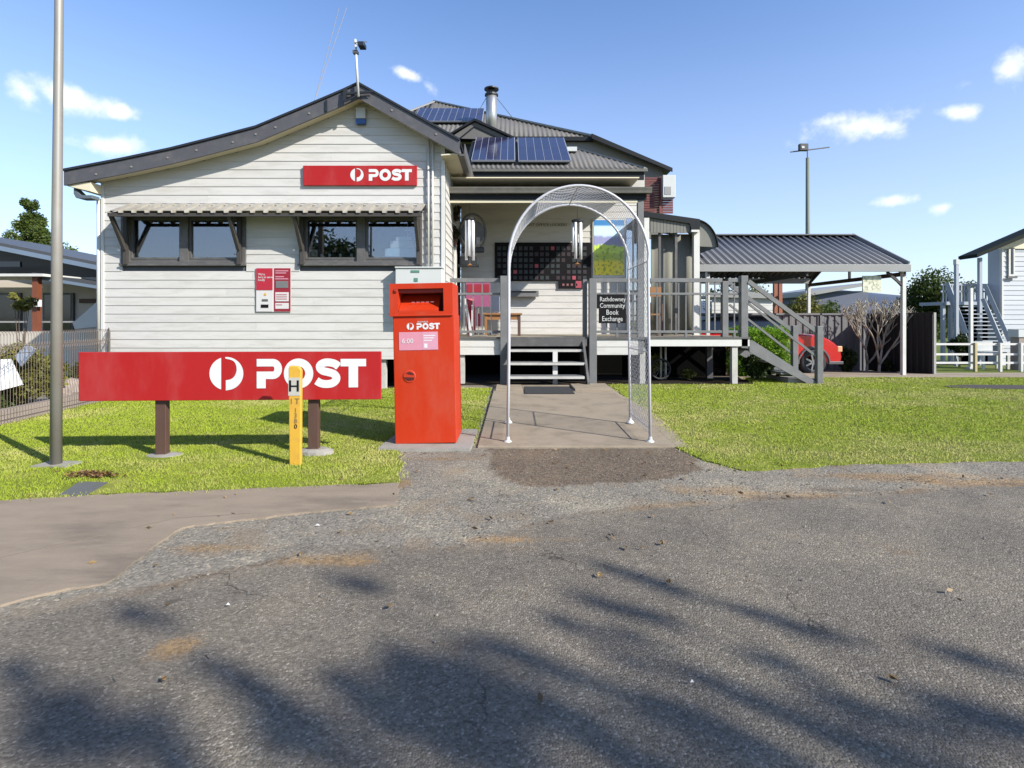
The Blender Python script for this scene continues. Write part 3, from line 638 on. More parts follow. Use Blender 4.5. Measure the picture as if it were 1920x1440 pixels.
# back wall boards of the verandah
for i in range(21):
    z = ZD + i*BP
    MB().px(board_poly(z, BP+.004, DB2), WX1+.0, PX(1200,DB2)).build('weatherboard', m_board, PO)
bx('back_wall', m_room, PO, WX1, PX(1200,DB2), DB2+.026, DB2+.12, ZD-.1, 4.3)
bx('frieze_board', m_board, PO, WX1-.0, PX(1208,DB2), DB2-.03, DB2+.02, 3.79, 4.30)
# verandah posts, beam, gutter, ceiling
for nm, x0, x1, zt_ in (('verandah_post', 1196, 1207, 3.40), ('verandah_post', 829, 835, 3.40)):
    bx(nm, m_grey if x0 > 900 else m_white, PO, PX(x0,DV), PX(x1,DV), DV, DV+.10, ZD if x0 < 900 else .55, zt_, bevel=.004)
bx('verandah_post', m_white, PO, PX(1208,DV)+.002, PX(1218,DV), DV+.02, DV+.12, ZD, PZ(408,DV), bevel=.004)
bx('verandah_beam', m_navy, PO, PX(826,DV), PX(1212,DV), DV-.02, DV+.05, PZ(375,DV), PZ(361,DV))
bx('beam_trim', m_cream, PO, PX(833,DV), PX(1195,DV), DV-.01, DV+.04, PZ(380,DV), PZ(375,DV)-.001)
gx0, gx1 = PX(820, 9.5), PX(1222, 9.5); gz = PZ(362, 9.5)
MB().px([(9.48+.0, gz), (9.60, gz), (9.60, gz+.02), (9.50, gz+.02), (9.49, gz+.10), (9.47, gz+.105), (9.46, gz+.09), (9.475, gz+.04)], gx0, gx1).build('gutter', m_gut2, PO)
def roof_face(name, A, B, U, Lf, mat, parent, pitch=.10, amp=.012, prof=None, th=.004):
    A = Vector(A); B = Vector(B); U = Vector(U).normalized(); ax = (B-A); W_ = ax.length; ax.normalize(); N = ax.cross(U).normalized()
    if N.z < 0: N = -N
    mb = MB(); s = 0; cols = []
    pf = prof or [(0, 0), (.12, .15), (.25, .5), (.38, .85), (.5, 1), (.62, .85), (.75, .5), (.88, .15)]
    k = 0
    while True:
        for q, h in pf:
            s = (k + q) * pitch
            if s > W_: break
            cols.append((s, h*amp))
        k += 1
        if k*pitch > W_: break
    cols.append((W_, 0))
    vs = []
    for s, h in cols:
        l0, l1 = Lf(s); p = A + ax*s + N*h; vs += [p + U*l0, p + U*l1]
    mb.add(vs, [(2*i, 2*i+1, 2*i+3, 2*i+2) for i in range(len(cols)-1)])
    o = mb.build(name, mat, parent, smooth=True)
    sm = o.modifiers.new('thickness', 'SOLIDIFY'); sm.thickness = th; return o
roof_face('verandah_roof', (gx0+.02, 9.49, gz+.085), (gx1-.02, 9.49, gz+.085), (0, 2.1, .52), lambda s: (0, 2.17), m_roof, PO, .11, .02)
bx('verandah_ceiling', m_cream, PO, WX1, PX(1195,DV)+.05, DV+.06, DB2-.03, 3.72, 3.74)
# ---- lower skillion of the main house with two solar arrays
E0 = (PX(872,11.3), 11.3, PZ(316,11.3)); E1 = (PX(1210,11.3), 11.3, PZ(316,11.3)); UL = Vector((0, 2.0, 1.28)).normalized()
WE = E1[0]-E0[0]
roof_face('lower_roof', E0, E1, UL, lambda s: (0, max(0.0, min(2.37, (WE - s) * 1.187))), m_roof, PO, .105, .02)
bx('gutter', m_gut2, PO, E0[0]+.12, E1[0]+.02, 11.18, 11.30, PZ(322,11.2), PZ(316,11.2)-.002, bevel=.006)
bx('fascia', m_navy, PO, E0[0]+.12, E1[0]-.04, 11.24, 11.28, PZ(336,11.2), PZ(322,11.2)-.002)
MB().tube([(E0[0]+.10, 11.2, 4.2), (E0[0]+.17, 11.15, 3.95)], .03, 8).build('downpipe', m_pipe, PO, smooth=True)
hipc = Vector((E1[0], E1[1], E1[2])); MB().beam(hipc + Vector((0,0,.01)), hipc + Vector((-1.99, 2.0, 1.30)), .12, .03).build('hip_cap', m_gutter, PO)
MB().add([(E1[0],E1[1],E1[2]),(E1[0]-2.0,13.3,E1[2]+1.28),(E1[0]+0,15,E1[2]+0.0),(E1[0],15.2,E1[2])],[(0,2,1)]).build('lower_roof_side', m_roof, PO)
# ---- upper hip roof
AP = Vector((PX(815,16.5), 16.5, PZ(191,16.5))); EL = Vector((PX(640,13.4), 13.4, PZ(259,13.4))); ER = Vector((PX(1112,13.4), 13.4, PZ(257,13.4)))
UU = Vector((0, AP.y-13.4, AP.z-EL.z)); LU = UU.length
def upL(s):
    x = EL.x + s
    if x > AP.x: return (0, LU * max(0., (ER.x-x)/(ER.x-AP.x)))
    return (0, LU * max(0., (x-EL.x)/(AP.x-EL.x)))
roof_face('upper_roof', EL, (ER.x, ER.y, EL.z), UU, upL, m_roof, PO, .12, .024)
MB().beam(AP + Vector((0,0,.02)), ER + Vector((0,0,.03)), .14, .04).build('hip_cap', m_gutter, PO)
MB().beam(AP + Vector((0,0,.02)), EL + Vector((0,0,.03)), .14, .04).build('hip_cap', m_gutter, PO)
MB().add([tuple(AP), tuple(ER), (ER.x, 20, ER.z), (AP.x, 20, AP.z)], [(0,1,2,3)]).build('upper_roof_side', m_roof, PO)
bx('gutter', m_navy, PO, EL.x, ER.x, 13.28, 13.40, EL.z-.10, EL.z+.0)
bx('upper_wall', m_barge, PO, EL.x+.3, PX(1110,13.6), 13.56, 13.66, 4.0, EL.z-.1)
# right wing with a falling verge
VA = (PX(1108,13.3), PZ(253,13.3)); VB = (PX(1258,13.3), PZ(317,13.3))
MB().py([(VA[0], VA[1]), (VB[0], VB[1]), (VB[0], VB[1]-.05), (VA[0], VA[1]-.05)], 13.2, 17.5).build('wing_roof', m_roof, PO)
MB().py([(VA[0], VA[1]-.01), (VB[0], VB[1]-.01), (VB[0], VB[1]-.10), (VA[0], VA[1]-.13)], 13.16, 13.20).build('wing_barge', m_navy, PO)
MB().py([(VA[0]-.7, VA[1]-.12), (VA[0], VA[1]-.12), (PX(1243,13.4), PZ(317,13.4)), (PX(1243,13.4), 3.2), (VA[0]-.7, 3.2)], 13.4, 13.5).build('wing_wall', m_tank, PO)
for i in range(15):                                  # dark red slat screen
    z = PZ(400,13.1) + i*.060
    sl_ = bx('slat', m_brick, PO, PX(1197,13.1), PX(1262,13.1), 13.1, 13.13, z, z+.048)
bx('slat_post', m_brick, PO, PX(1236,13.08), PX(1240,13.08), 13.06, 13.10, 3.70, 4.66)
# small gablet on the front slope
ga, gl, gr_ = (PX(890,13.1), PZ(223,13.1)), (PX(838,13.1), PZ(254,13.1)), (PX(966,13.1), PZ(258,13.1))
gm = MB(); gm.py([ga, gl, (gl[0], gl[1]-.05), (ga[0], ga[1]-.06)], 13.05, 14.6); gm.py([ga, gr_, (gr_[0], gr_[1]-.05), (ga[0], ga[1]-.06)], 13.05, 14.6)
gb = gm.build('gablet_roof', m_navy, PO)
MB().py([(ga[0], ga[1]-.07), (gl[0]+.05, gl[1]-.06), (gr_[0]-.05, gr_[1]-.05)], 13.12, 13.16).build('gablet_face', m_roof, gb)
MB().py([(ga[0], ga[1]-.16), (gl[0]+.28, gl[1]-.08), (gl[0]+.33, gl[1]-.08), (ga[0], ga[1]-.20), (gr_[0]-.40, gr_[1]-.02), (gr_[0]-.33, gr_[1]-.02)], 13.10, 13.12).build('gablet_trim', m_navy, gb)
# steel flue
fx, fy = PX(921.5,13.9), 13.9
fm = MB().lathe([(.145, 5.9), (.145, PZ(178,fy)), (.10, PZ(176,fy))], fx, fy, 18).build('flue', M('stainless_flue', (.60,.60,.60), .3, .05, 3, metal=.7), PO, smooth=True)
MB().lathe([(.10, PZ(181,fy)), (.175, PZ(180,fy)), (.175, PZ(177,fy)), (.10, PZ(175,fy))], fx, fy, 18).build('collar', m_black, fm)
MB().lathe([(.08, PZ(178,fy)), (.08, PZ(168,fy)), (.19, PZ(168.5,fy)), (.19, PZ(166.5,fy)), (.06, PZ(162,fy))], fx, fy, 18).build('cowl', m_black, fm)
MB().tube([(fx-.14, fy, PZ(184,fy)), (PX(894,13.6), 13.9, PZ(212,13.9))], .008, 5).build('stay_wire', m_dgrey, fm)
MB().tube([(fx+.14, fy, PZ(184,fy)), (PX(962,13.9), 13.9, PZ(222,13.9))], .008, 5).build('stay_wire', m_dgrey, fm)
# ---- solar panels: cells are separate panes
def solar(label, A, B, U, up, cols, rows, group):
    A = Vector(A); B = Vector(B); U = Vector(U).normalized(); ax = (B-A).normalized(); W_ = (B-A).length; N = ax.cross(U).normalized()
    if N.z < 0: N = -N
    t = thing('solar_array', label, 'solar panels', tuple(A), group)
    def quad(a0, a1, b0, b1, h, th):
        mb = MB(); c = [A + ax*a + U*b + N*hh for hh in (h, h-th) for a, b in ((a0,b0),(a1,b0),(a1,b1),(a0,b1))]
        return mb.add(c, [(0,1,2,3),(4,7,6,5),(0,4,5,1),(1,5,6,2),(2,6,7,3),(3,7,4,0)])
    quad(0, W_, 0, up, .12, .035).build('panel_frame', m_line, t)
    quad(.02, W_-.02, .1, up-.1, .08, .05).build('mounting_rail', m_black, t)
    cw_, ch_ = (W_-.02)/cols, (up-.02)/rows; first = None
    for i in range(cols):
        for j in range(rows):
            if first is None: first = quad(.01+.006, .01+cw_-.006, .01+.006, .01+ch_-.006, .124, .003).build('solar_cell', m_cell, t)
            else: inst(first, t, ax*(i*cw_) + U*(j*ch_))
    return t
def onlow(x, l): return Vector((x, 11.3, E0[2])) + UL*l
solar('left solar array on the lower roof beside the gable', onlow(PX(884,11.5), .20), onlow(PX(966,11.5), .20), UL, 1.95, 6, 2, 'solar arrays on the roof')
solar('right solar array on the lower roof nearest the hip', onlow(PX(972,11.5), .18), onlow(PX(1070,11.5), .18), UL, 1.95, 6, 2, 'solar arrays on the roof')
uu = UU.normalized(); b0 = Vector((PX(775,14.4), 13.4, EL.z)) + uu*1.15
solar('distant solar array high on the upper roof behind the gable peak', b0, b0 + Vector((PX(905,14.4)-PX(775,14.4), 0, 0)), uu, 1.35, 10, 2, 'solar arrays on the roof')

# ---- balustrades, newels and stairs
def newel(x0, x1, d, z0, z1, w_=None):
    a = PX(x0, d); b = PX(x1, d); return bx('newel_post', m_grey, PO, a, b, d, d + (b-a), z0, z1, bevel=.006)
newel(938, 952, 9.50, 0.0, PZ(517,9.5)); newel(1105, 1119, 9.50, 0.0, PZ(522,9.5)); newel(1093, 1101, 9.66, ZD, PZ(524,9.66))
def rail(x0, x1, zc, h=.05, d=DV+.03): return bx('rail', m_grey, PO, x0, x1, d-.022, d+.022, zc-h/2, zc+h/2, bevel=.004)
bal = None
def balus(x0, x1, z0, z1, sp, d=DV+.03):
    global bal
    n = max(1, round((x1-x0)/sp))
    for i in range(1, n):
        x = x0 + (x1-x0)*i/n
        if bal is None: bal = bx('baluster', m_grey, PO, x-.010, x+.010, d-.01, d+.01, z0, z1)
        else:
            o = inst(bal, PO, (x-WL[bal.name].x, d-WL[bal.name].y, (z0+z1)/2-WL[bal.name].z)); o.scale.z = (z1-z0)/BH
ZR, ZM, ZL = PZ(525.5,DV+.03), PZ(551,DV+.03), PZ(622,DV+.03); BH = (ZR-.03)-(ZL+.0)
for x0, x1 in ((PX(836,DV), PX(938,DV)), (PX(1119,DV), PX(1196,DV)), (PX(1219,DV), PX(1355,DV)), (PX(1366,DV), PX(1390,DV))):
    rail(x0, x1, ZR, .072); rail(x0, x1, ZM, .04); rail(x0, x1, ZL, .045)
    balus(x0, x1, ZL, ZR-.03, .165 if x0 < 2 else .125)
    bx('rail_block', m_grey, PO, (x0+x1)/2-.02, (x0+x1)/2+.02, DV+.01, DV+.05, ZD, ZL-.02)
newel(1355, 1366, DV, ZD-.0, PZ(527,DV)); newel(1390, 1403, DV-.03, ZD-.2, PZ(517,DV))
# far side of the right-hand deck
bx('rail', m_grey, PO, PX(1330,10.4), PX(1372,10.4), 10.36, 10.40, ZR-.03, ZR+.03)
# timber steps up from the path
for kk, (zz, dd) in enumerate(((.632,9.42),(.42,9.17),(.21,8.92))):
    bx('tread', m_grey, PO, PX(953,dd), PX(1096,dd), dd, dd+.27, zz-.04, zz, bevel=.004)
    bx('nosing', m_stump, PO, PX(953,dd), PX(1096,dd), dd-.014, dd-.001, zz-.044, zz-.004)
for xp in (953, 1097):
    MB().px([(9.55, ZD-.03), (9.55, ZD-.28), (8.98, .0), (8.86, .0), (8.86, .12)], PX(xp,9.3)-.02, PX(xp,9.3)+.02).build('stringer', m_dgrey, PO)
bx('step_block', m_white, PO, PX(1037,9.2), PX(1046,9.2), 9.25, 9.3, 0, .6)
bx('landing_edge', m_dgrey, PO, PX(950,9.55), PX(1100,9.55), 9.52, 9.58, ZD-.16, ZD-.032)
# side stairs running down to the right
sxs = [VX1 + .02 + .285*i for i in range(5)]
for i in range(1, 4): bx('tread', m_grey, PO, sxs[i]-.30, sxs[i]+.02, DV, 10.42, ZD-.211*i-.04, ZD-.211*i, bevel=.004)
for d in (DV-.03, 10.40):
    MB().py([(VX1, ZD-.06), (VX1+.06, ZD-.06), (sxs[4]+.06, .03), (sxs[4]-.10, 0.0), (VX1, ZD-.27)], d, d+.045).build('stringer', m_grey, PO)
    newel_x = 5.46; bx('newel_post', m_grey, PO, newel_x, newel_x+.105, d-.04, d+.065, 0, 1.04, bevel=.006)
    MB().beam((VX1-.02, d+.01, ZR-.02), (newel_x, d+.01, .95), .045, .075).build('rail', m_grey, PO)
    MB().beam((VX1-.02, d+.01, ZR-.42), (newel_x, d+.01, .50), .03, .04).build('rail', m_grey, PO)
bx('landing_pad', m_conc, PO, 5.0, 5.55, DV+.05, 10.5, 0, .09, bevel=.01)

# ---- side verandah at the right: infill, posts, clear blinds and bullnose hood
DS = 10.8
bx('side_post', m_white, PO, PX(1301,DS), PX(1312,DS), DS, DS+.12, ZD-.1, PZ(432,DS), bevel=.004)
for xp in (1236, 1267): bx('side_post', m_dgrey, PO, PX(xp,DS)+.0, PX(xp,DS)+.05, DS+.05, DS+.10, ZD, PZ(436,DS))
bl = MB()
for i in range(30):
    x = PX(1222,DS+.2) + i*.030; bl.v += [(x, DS+.25+.016*math.sin(i*.9), ZD+.02), (x, DS+.25+.010*math.sin(i*.9), PZ(436,DS))]
bl.f = [(2*i, 2*i+2, 2*i+3, 2*i+1) for i in range(29)]; o = bl.build('clear_blind', m_shadec, PO, smooth=True); o.modifiers.new('thickness', 'SOLIDIFY').thickness = .004
for i in range(13):
    x = PX(1219,DS) + i*.067; bx('infill_board', m_tank, PO, x+.003, x+.064, DS-.01, DS+.02, PZ(437,DS)+.004*(i % 3), PZ(404+i*.9,DS))
MB().py([(PX(1207,DS-.05), PZ(396,DS-.05)), (PX(1312,DS-.05), PZ(411,DS-.05)), (PX(1312,DS-.05), PZ(434,DS-.05)), (PX(1297,DS-.05), PZ(433,DS-.05)), (PX(1293,DS-.05), PZ(419,DS-.05)), (PX(1207,DS-.05), PZ(406,DS-.05))], DS-.06, DS-.02).build('side_barge', m_navy, PO)
MB().py([(PX(1207,DS), PZ(396,DS)), (PX(1312,DS), PZ(411,DS)), (PX(1312,DS), PZ(414,DS)), (PX(1207,DS), PZ(399,DS))], DS-.02, 12.6).build('side_roof', m_roof, PO)
bx('beam_block', m_white, PO, PX(1296,DS-.06), PX(1311,DS-.06), DS-.08, DS-.03, PZ(436,DS), PZ(432,DS))
hd = []; ht = []
cx0, cz0 = PX(1305,DS), PZ(466,DS)
for i in range(13):
    a = R(90 - i*7.2); hd.append((cx0 + .47*math.cos(a), cz0 + .60*math.sin(a))); ht.append((cx0 + .455*math.cos(a), cz0 + .585*math.sin(a)))
MB().py(hd + ht[::-1], DS+.02, 12.0).build('bullnose_hood', m_navy, PO, smooth=False)
MB().py(hd + [(cx0, cz0+.06), (cx0, cz0+.59)], DS+.08, DS+.10).build('hood_end', m_tank, PO)
MB().box(PX(1316,DS+1), PX(1330,DS+1), 12.3, 15, ZD-.8, 2.2).build('store_wall', m_shadec, PO)
# door and screen on the side wall
dr = bx('door', m_grey, PO, WX1-.008, WX1+.02, 10.35, 11.2, ZD, 2.9); bx('door_panel', m_dark, dr, WX1+.021, WX1+.028, 10.45, 11.1, 1.0, 2.8)
bx('door_frame', m_white, PO, WX1-.004, WX1+.04, 10.27, 10.35, ZD, 3.0)

# ================================================================== LETTERING
def smooth_curve(pts, n=6):
    out = []; k = len(pts)
    for i in range(k-1):
        p0, p1, p2, p3 = [np.array(pts[max(0, min(k-1, j))], float) for j in (i-1, i, i+1, i+2)]
        for q in range(n):
            t = q/n; out.append(.5*((2*p1)+(-p0+p2)*t+(2*p0-5*p1+4*p2-p3)*t*t+(-p0+3*p1-3*p2+p3)*t**3))
    out.append(np.array(pts[-1], float)); return out
def logo_faces():
    """postal roundel and bold POST, drawn in a frame of 1 unit = letter height"""
    U = []; s = 1/312.0; cuts = []; f = lambda x, y: ((x-565)*s, (520-y)*s)
    cx, cy, r = 250, 362, 176
    left = [(cx + r*math.cos(a), cy + r*math.sin(a)) for a in np.linspace(math.pi-1.257, math.pi+1.257, 24)]
    U.append([f(*p) for p in left]); cuts.append(len(U))
    a0 = math.acos(-8/176.); outer = [(cx + r*math.cos(a), cy + r*math.sin(a)) for a in np.linspace(-math.pi/2-.07, math.pi/2+.03, 28)]
    inner = smooth_curve([(244,432),(290,424),(330,396),(352,350),(356,305),(343,255),(310,222),(240,203)], 4)
    # crescent as a strip of quads
    o2 = [outer[int(round(i*(len(outer)-1)/(len(inner)-1)))] for i in range(len(inner))][::-1]
    o2[0] = (244, 541)
    for i in range(len(inner)-1): U.append([f(*o2[i]), f(*inner[i]), f(*inner[i+1]), f(*o2[i+1])])
    cuts.append(len(U))
    # P
    U.append([f(565,208), f(735,208), f(735,288), f(565,288)]); U.append([f(565,342), f(735,342), f(735,422), f(565,422)]); U.append([f(565,422), f(660,422), f(660,520), f(565,520)])
    for i in range(12):
        a, b = (-90+15*i), (-90+15*(i+1)); q = lambda rr, ry, t: f(735 + rr*math.cos(R(t)), 315 + ry*math.sin(R(t)))
        U.append([q(95,107,a), q(95,107,b), q(14,27,b), q(14,27,a)])
    cuts.append(len(U))
    for i in range(32):                               # O
        a, b = 360/32*i, 360/32*(i+1); q = lambda rr, ry, t: f(1003 + rr*math.cos(R(t)), 364 + ry*math.sin(R(t)))
        U.append([q(155,160,a), q(155,160,b), q(70,74,b), q(70,74,a)])
    cuts.append(len(U)); c = smooth_curve([(1425,292),(1385,262),(1330,248),(1275,250),(1232,275),(1228,305),(1255,335),(1310,350),(1365,366),(1398,398),(1396,436),(1358,468),(1300,478),(1240,470),(1190,442)], 4)
    hw = 42; L_, R_ = [], []
    for i in range(len(c)):
        t = c[min(i+1, len(c)-1)] - c[max(i-1, 0)]; t = t/np.linalg.norm(t); nn = np.array([-t[1], t[0]]); L_.append(c[i]+nn*hw); R_.append(c[i]-nn*hw)
    for i in range(len(c)-1): U.append([f(*L_[i]), f(*R_[i]), f(*R_[i+1]), f(*L_[i+1])])
    cuts.append(len(U)); U.append([f(1445,210), f(1715,210), f(1715,290), f(1445,290)]); U.append([f(1530,290), f(1630,290), f(1630,515), f(1530,515)])
    return U, [0] + cuts + [len(U)]
LOGO, LCUT = logo_faces()
def logo(parent, org, h, dirx=(1, 0, 0), name='lettering', off=.003):
    dirx = Vector(dirx).normalized(); nrm = Vector((dirx.y, -dirx.x, 0)); org = Vector(org) + nrm*off
    for q, (a0, a1) in enumerate(zip(LCUT[:-1], LCUT[1:])):
        mb = MB()
        for k, poly in enumerate(LOGO[a0:a1]):
            n = len(poly); vs = [org + dirx*(a*h) + Vector((0, 0, b*h)) + nrm*(.00005*(k % 3)) for a, b in poly]; mb.add(vs, [tuple(range(n))])
        mb.build('roundel_half' if q < 2 else 'letter', m_print, parent)
def text(s, parent, org, size, mat, name='lettering', dirx=(1, 0, 0), align='LEFT', ext=.0008, sx=1, vertical=False):
    cu = bpy.data.curves.new(name, 'FONT'); cu.body = s; cu.size = size; cu.align_x = align; cu.extrude = ext; cu.resolution_u = 2
    cu.space_line = .85
    o = bpy.data.objects.new(name, cu); C.objects.link(o); bpy.context.view_layer.update()
    me = bpy.data.meshes.new_from_object(o.evaluated_get(bpy.context.evaluated_depsgraph_get())); bpy.data.objects.remove(o); bpy.data.curves.remove(cu)
    me.materials.clear(); me.materials.append(mat); o = bpy.data.objects.new(name, me); place(o, org, parent)
    if len(s) > 1 and parent: o['kind'] = 'stuff'
    d = Vector(dirx); o.rotation_euler = (R(90), 0, math.atan2(d.y, d.x)); o.scale.x = sx; return o

# ------------------------------------------------------------------ wall sign, posters, alarm, meter box
ws = thing('wall_sign', 'long red sign with white postal logo high on the gable wall', 'sign', (PX(675,DW), DW-.03, PZ(348,DW)))
bx('sign_panel', m_red, ws, PX(569,DW-.03), PX(782,DW-.03), DW-.05, DW-.014, PZ(348,DW-.03), PZ(311,DW-.03), bevel=.003)
logo(ws, (PX(691.5,DW-.05), DW-.05, PZ(339,DW-.05)), .0218*DW)
al = thing('alarm_siren', 'white alarm box with blue base under the gable peak', 'alarm', (PX(676,DW), DW, PZ(232,DW)))
bx('case', m_plast, al, PX(667,DW-.08), PX(685,DW-.08), DW-.09, DW-.012, PZ(222,DW-.08), PZ(201,DW-.08), bevel=.01)
bx('strobe', m_blue, al, PX(667,DW-.08), PX(685,DW-.08), DW-.085, DW-.012, PZ(232,DW-.08), PZ(222,DW-.08)-.002, bevel=.01)
ps = thing('notice_board', 'red and white notice panels fixed to the wall between the windows', 'notice', (PX(513,DW), DW, PZ(585,DW)))
dq = DW - .022
def pq(name, mat, x0, x1, y0, y1, dd=0): return bx(name, mat, ps, PX(x0,dq), PX(x1,dq), dq-.004-dd, dq-dd, PZ(y1,dq), PZ(y0,dq))
m_cr = M('crimson_print', (.50,.022,.045), .5, .05, 6); m_crd = M('dark_crimson_print', (.33,.018,.035), .5, .05, 6)
pq('backing', m_paper, 480, 546, 502, 585); pq('opening_hours_panel', m_cr, 481, 511.5, 503, 544, .006); pq('services_panel', m_crd, 514.5, 545, 503, 584, .006)
pq('white_panel', m_paper, 481, 511.5, 545, 584, .006); pq('photo_print', m_grey, 518, 541, 527, 540, .012); pq('paper_notice', m_paper, 517, 542, 548, 565, .012); pq('paper_notice', m_paper, 517, 542, 568, 579, .012)
text("We're\nhere to serve\nlocally", ps, (PX(484.5,dq), dq-.013, PZ(516.5,dq)), .054, m_print, sx=.82)
for yy in (507, 511, 518, 522): pq('print_line', m_pink, 517, 541 - (yy % 3)*4, yy, yy+2, .012)
for yy in (552, 556, 560, 571): pq('print_line', m_cr, 519, 539 - (yy % 4)*3, yy, yy+.9, .018)
pq('print_mark', m_yellow, 496, 500, 550, 554, .012); pq('print_mark', m_dgrey, 492, 503, 561, 565, .012); pq('print_mark', m_slate, 490, 504, 571, 577, .012)
mx = thing('meter_box', 'large pale grey utility box with green marks on the wall corner', 'utility box', (PX(785,8.6), 8.6, 1.15))
bx('cabinet', m_plast, mx, PX(741,8.62), PX(829,8.62), 8.62, 8.785, PZ(600,8.62), PZ(503,8.62), bevel=.012)
bx('lid', m_plast, mx, PX(740,8.6), PX(830,8.6), 8.60, 8.79, PZ(503,8.62)+.001, PZ(500,8.62), bevel=.006)
bx('green_mark', m_green, mx, PX(770,8.6), PX(786,8.6), 8.613, 8.619, PZ(511,8.6), PZ(506.5,8.6)); bx('green_mark', m_green, mx, PX(776,8.6), PX(783,8.6), 8.613, 8.619, PZ(528,8.6), PZ(521,8.6))
# things on the inside sill of the right window
wb = PZ(482,9.0)
lh = thing('model_boat', 'white model boat with mast on the sill of the right window', 'ornament', (PX(752,8.98), 8.98, wb))
mb = MB(); mb.box(PX(722,8.98), PX(778,8.98), 8.95, 9.03, wb, wb+.14); mb.build('hull', M('pale_blue_card', (.55,.68,.72), .5), lh, bevel=.01)
bx('cabin', m_white, lh, PX(732,8.98), PX(776,8.98), 8.96, 9.02, wb+.145, wb+.27, bevel=.01); bx('deck_house', m_white, lh, PX(742,8.98), PX(772,8.98), 8.965, 9.015, wb+.272, wb+.34, bevel=.008)
MB().tube([(PX(764,8.98), 8.99, wb+.34), (PX(764,8.98), 8.99, wb+.56)], .010, 6).build('mast', m_white, lh); bx('crosstree', m_white, lh, PX(759,8.98), PX(770,8.98), 8.985, 8.995, wb+.44, wb+.46)
for i, (xp, mt, lb) in enumerate([(586, m_yellow, 'cream patterned box at the left end of the right window sill'), (602, m_print, 'small white candle beside the cream box on the sill'), (617, m_print, 'second small white candle left of centre on the sill'), (637, m_print, 'third small white candle right of centre on the sill'), (658, m_print, 'small white candle nearest the window mullion')]):
    hw_ = .075 if i == 0 else .022; hh_ = .12 if i == 0 else .05
    o = MB().lathe([(hw_, wb-.005), (hw_*1.03, wb+hh_*.5), (hw_, wb+hh_), (hw_*.4, wb+hh_*1.05)], PX(xp,8.95), 8.98, 8 if i else 4).build('ornament_box' if i == 0 else 'candle', M('pale_card', (.72,.60,.40), .6) if i == 0 else mt)
    tag(o, lb, 'ornament' if i == 0 else 'candle', None if i == 0 else 'candles on the window sill')

# ------------------------------------------------------------------ antenna on the gable
an = thing('antenna_mast', 'white antenna mast bracketed to the gable peak', 'antenna', (PX(670,8.45), 8.45, PZ(180,8.45)))
MB().tube([(PX(672,8.45), 8.45, PZ(181,8.45)), (PX(666,8.45), 8.45, PZ(74,8.45))], .020, 10).build('mast', m_plast, an, smooth=True)
bx('mast_clamp', m_dgrey, an, PX(662,8.44), PX(671,8.44), 8.41, 8.49, PZ(101,8.45), PZ(96,8.45))
bkt = MB(); bkt.beam((PX(646,8.47), 8.47, PZ(190,8.47)), (PX(648,8.47), 8.47, PZ(166,8.47)), .04, .05); bkt.beam((PX(647,8.47), 8.47, PZ(176,8.47)), (PX(698,8.47), 8.47, PZ(172,8.47)), .03, .03); bkt.beam((PX(650,8.47), 8.47, PZ(189,8.47)), (PX(672,8.47), 8.47, PZ(178,8.47)), .02, .02); bkt.build('bracket', m_black, an)
bx('antenna_head', m_black, an, PX(672,8.4), PX(684,8.4), 8.35, 8.5, PZ(88,8.4), PZ(80,8.4), bevel=.008); MB().tube([(PX(664,8.42), 8.42, PZ(80,8.42)), (PX(688,8.42), 8.42, PZ(78,8.42))], .008, 6).build('antenna_arm', m_galv, an)
for a, b, zz in (((650,84),(588,182),0), ((636,84),(590,176),1)):
    MB().tube([(PX(a[0],13), 13, PZ(a[1]-70,13)), (PX(b[0],9.6), 9.6, PZ(b[1]+12,9.6))], .006, 4).build('stay_wire', m_galv, an)
sp_ = bx('spike_bracket', m_black, PO, PX(610,8.5), PX(613,8.5), 8.50, 8.52, PZ(208,8.5), PZ(187,8.5))
# air conditioner
ac = thing('air_conditioner', 'white air conditioner box on the dark red slat screen', 'air conditioner', (PX(1255,12.9), 12.9, PZ(370,12.9)))
bx('case', m_plast, ac, PX(1243,12.9), PX(1267,12.9), 12.9, 13.09, PZ(370,12.9), PZ(328,12.9), bevel=.01); bx('vent', m_gutter, ac, PX(1246,12.9), PX(1258,12.9), 12.892, 12.899, PZ(365,12.9), PZ(350,12.9))
vb = bx('vent_box', m_plast, None, PX(1063,12.2), PX(1082,12.2), 12.2, 12.35, PZ(283,12.2), PZ(275,12.2)); tag(vb, 'small white vent box on the roof right of the solar arrays', 'vent')
# ------------------------------------------------------------------ verandah things
nb = thing('display_window', 'wide dark display board with rows of cards on the verandah wall', 'display board', (PX(1018,DB2), DB2, PZ(527,DB2)))
dd = DB2-.02; bx('board', m_slate, nb, PX(928,dd), PX(1108,dd), dd-.03, dd, PZ(527,dd), PZ(455,dd)); bx('board_foot', m_slate, nb, PX(1047,dd), PX(1094,dd), dd-.028, dd, PZ(541,dd), PZ(527,dd)-.001)
m_c1 = M('card_teal', (.022,.030,.034), .6); m_c2 = M('card_plum', (.030,.015,.022), .6); m_c3 = M('card_pink', (.42,.07,.10), .6); m_c4 = M('card_pale', (.30,.12,.12), .6)
card = {}
for j in range(6):
    for i in range(17):
        if random.random() < .12: continue
        hot = (i, j) in ((10,0),(7,3),(3,4),(10,5),(14,5)); mt = m_c3 if hot else random.choice([m_c1, m_c1, m_c2])
        x = PX(936 + i*10, dd); z = PZ(466 + j*11, dd)
        k_ = mt.name
        if k_ not in card: card[k_] = bx('card', mt, nb, x-.038, x+.038, dd-.036, dd-.031, z-.04, z+.04); card[k_+'p'] = (x, z)
        else: inst(card[k_], nb, (x-card[k_+'p'][0], 0, z-card[k_+'p'][1]))
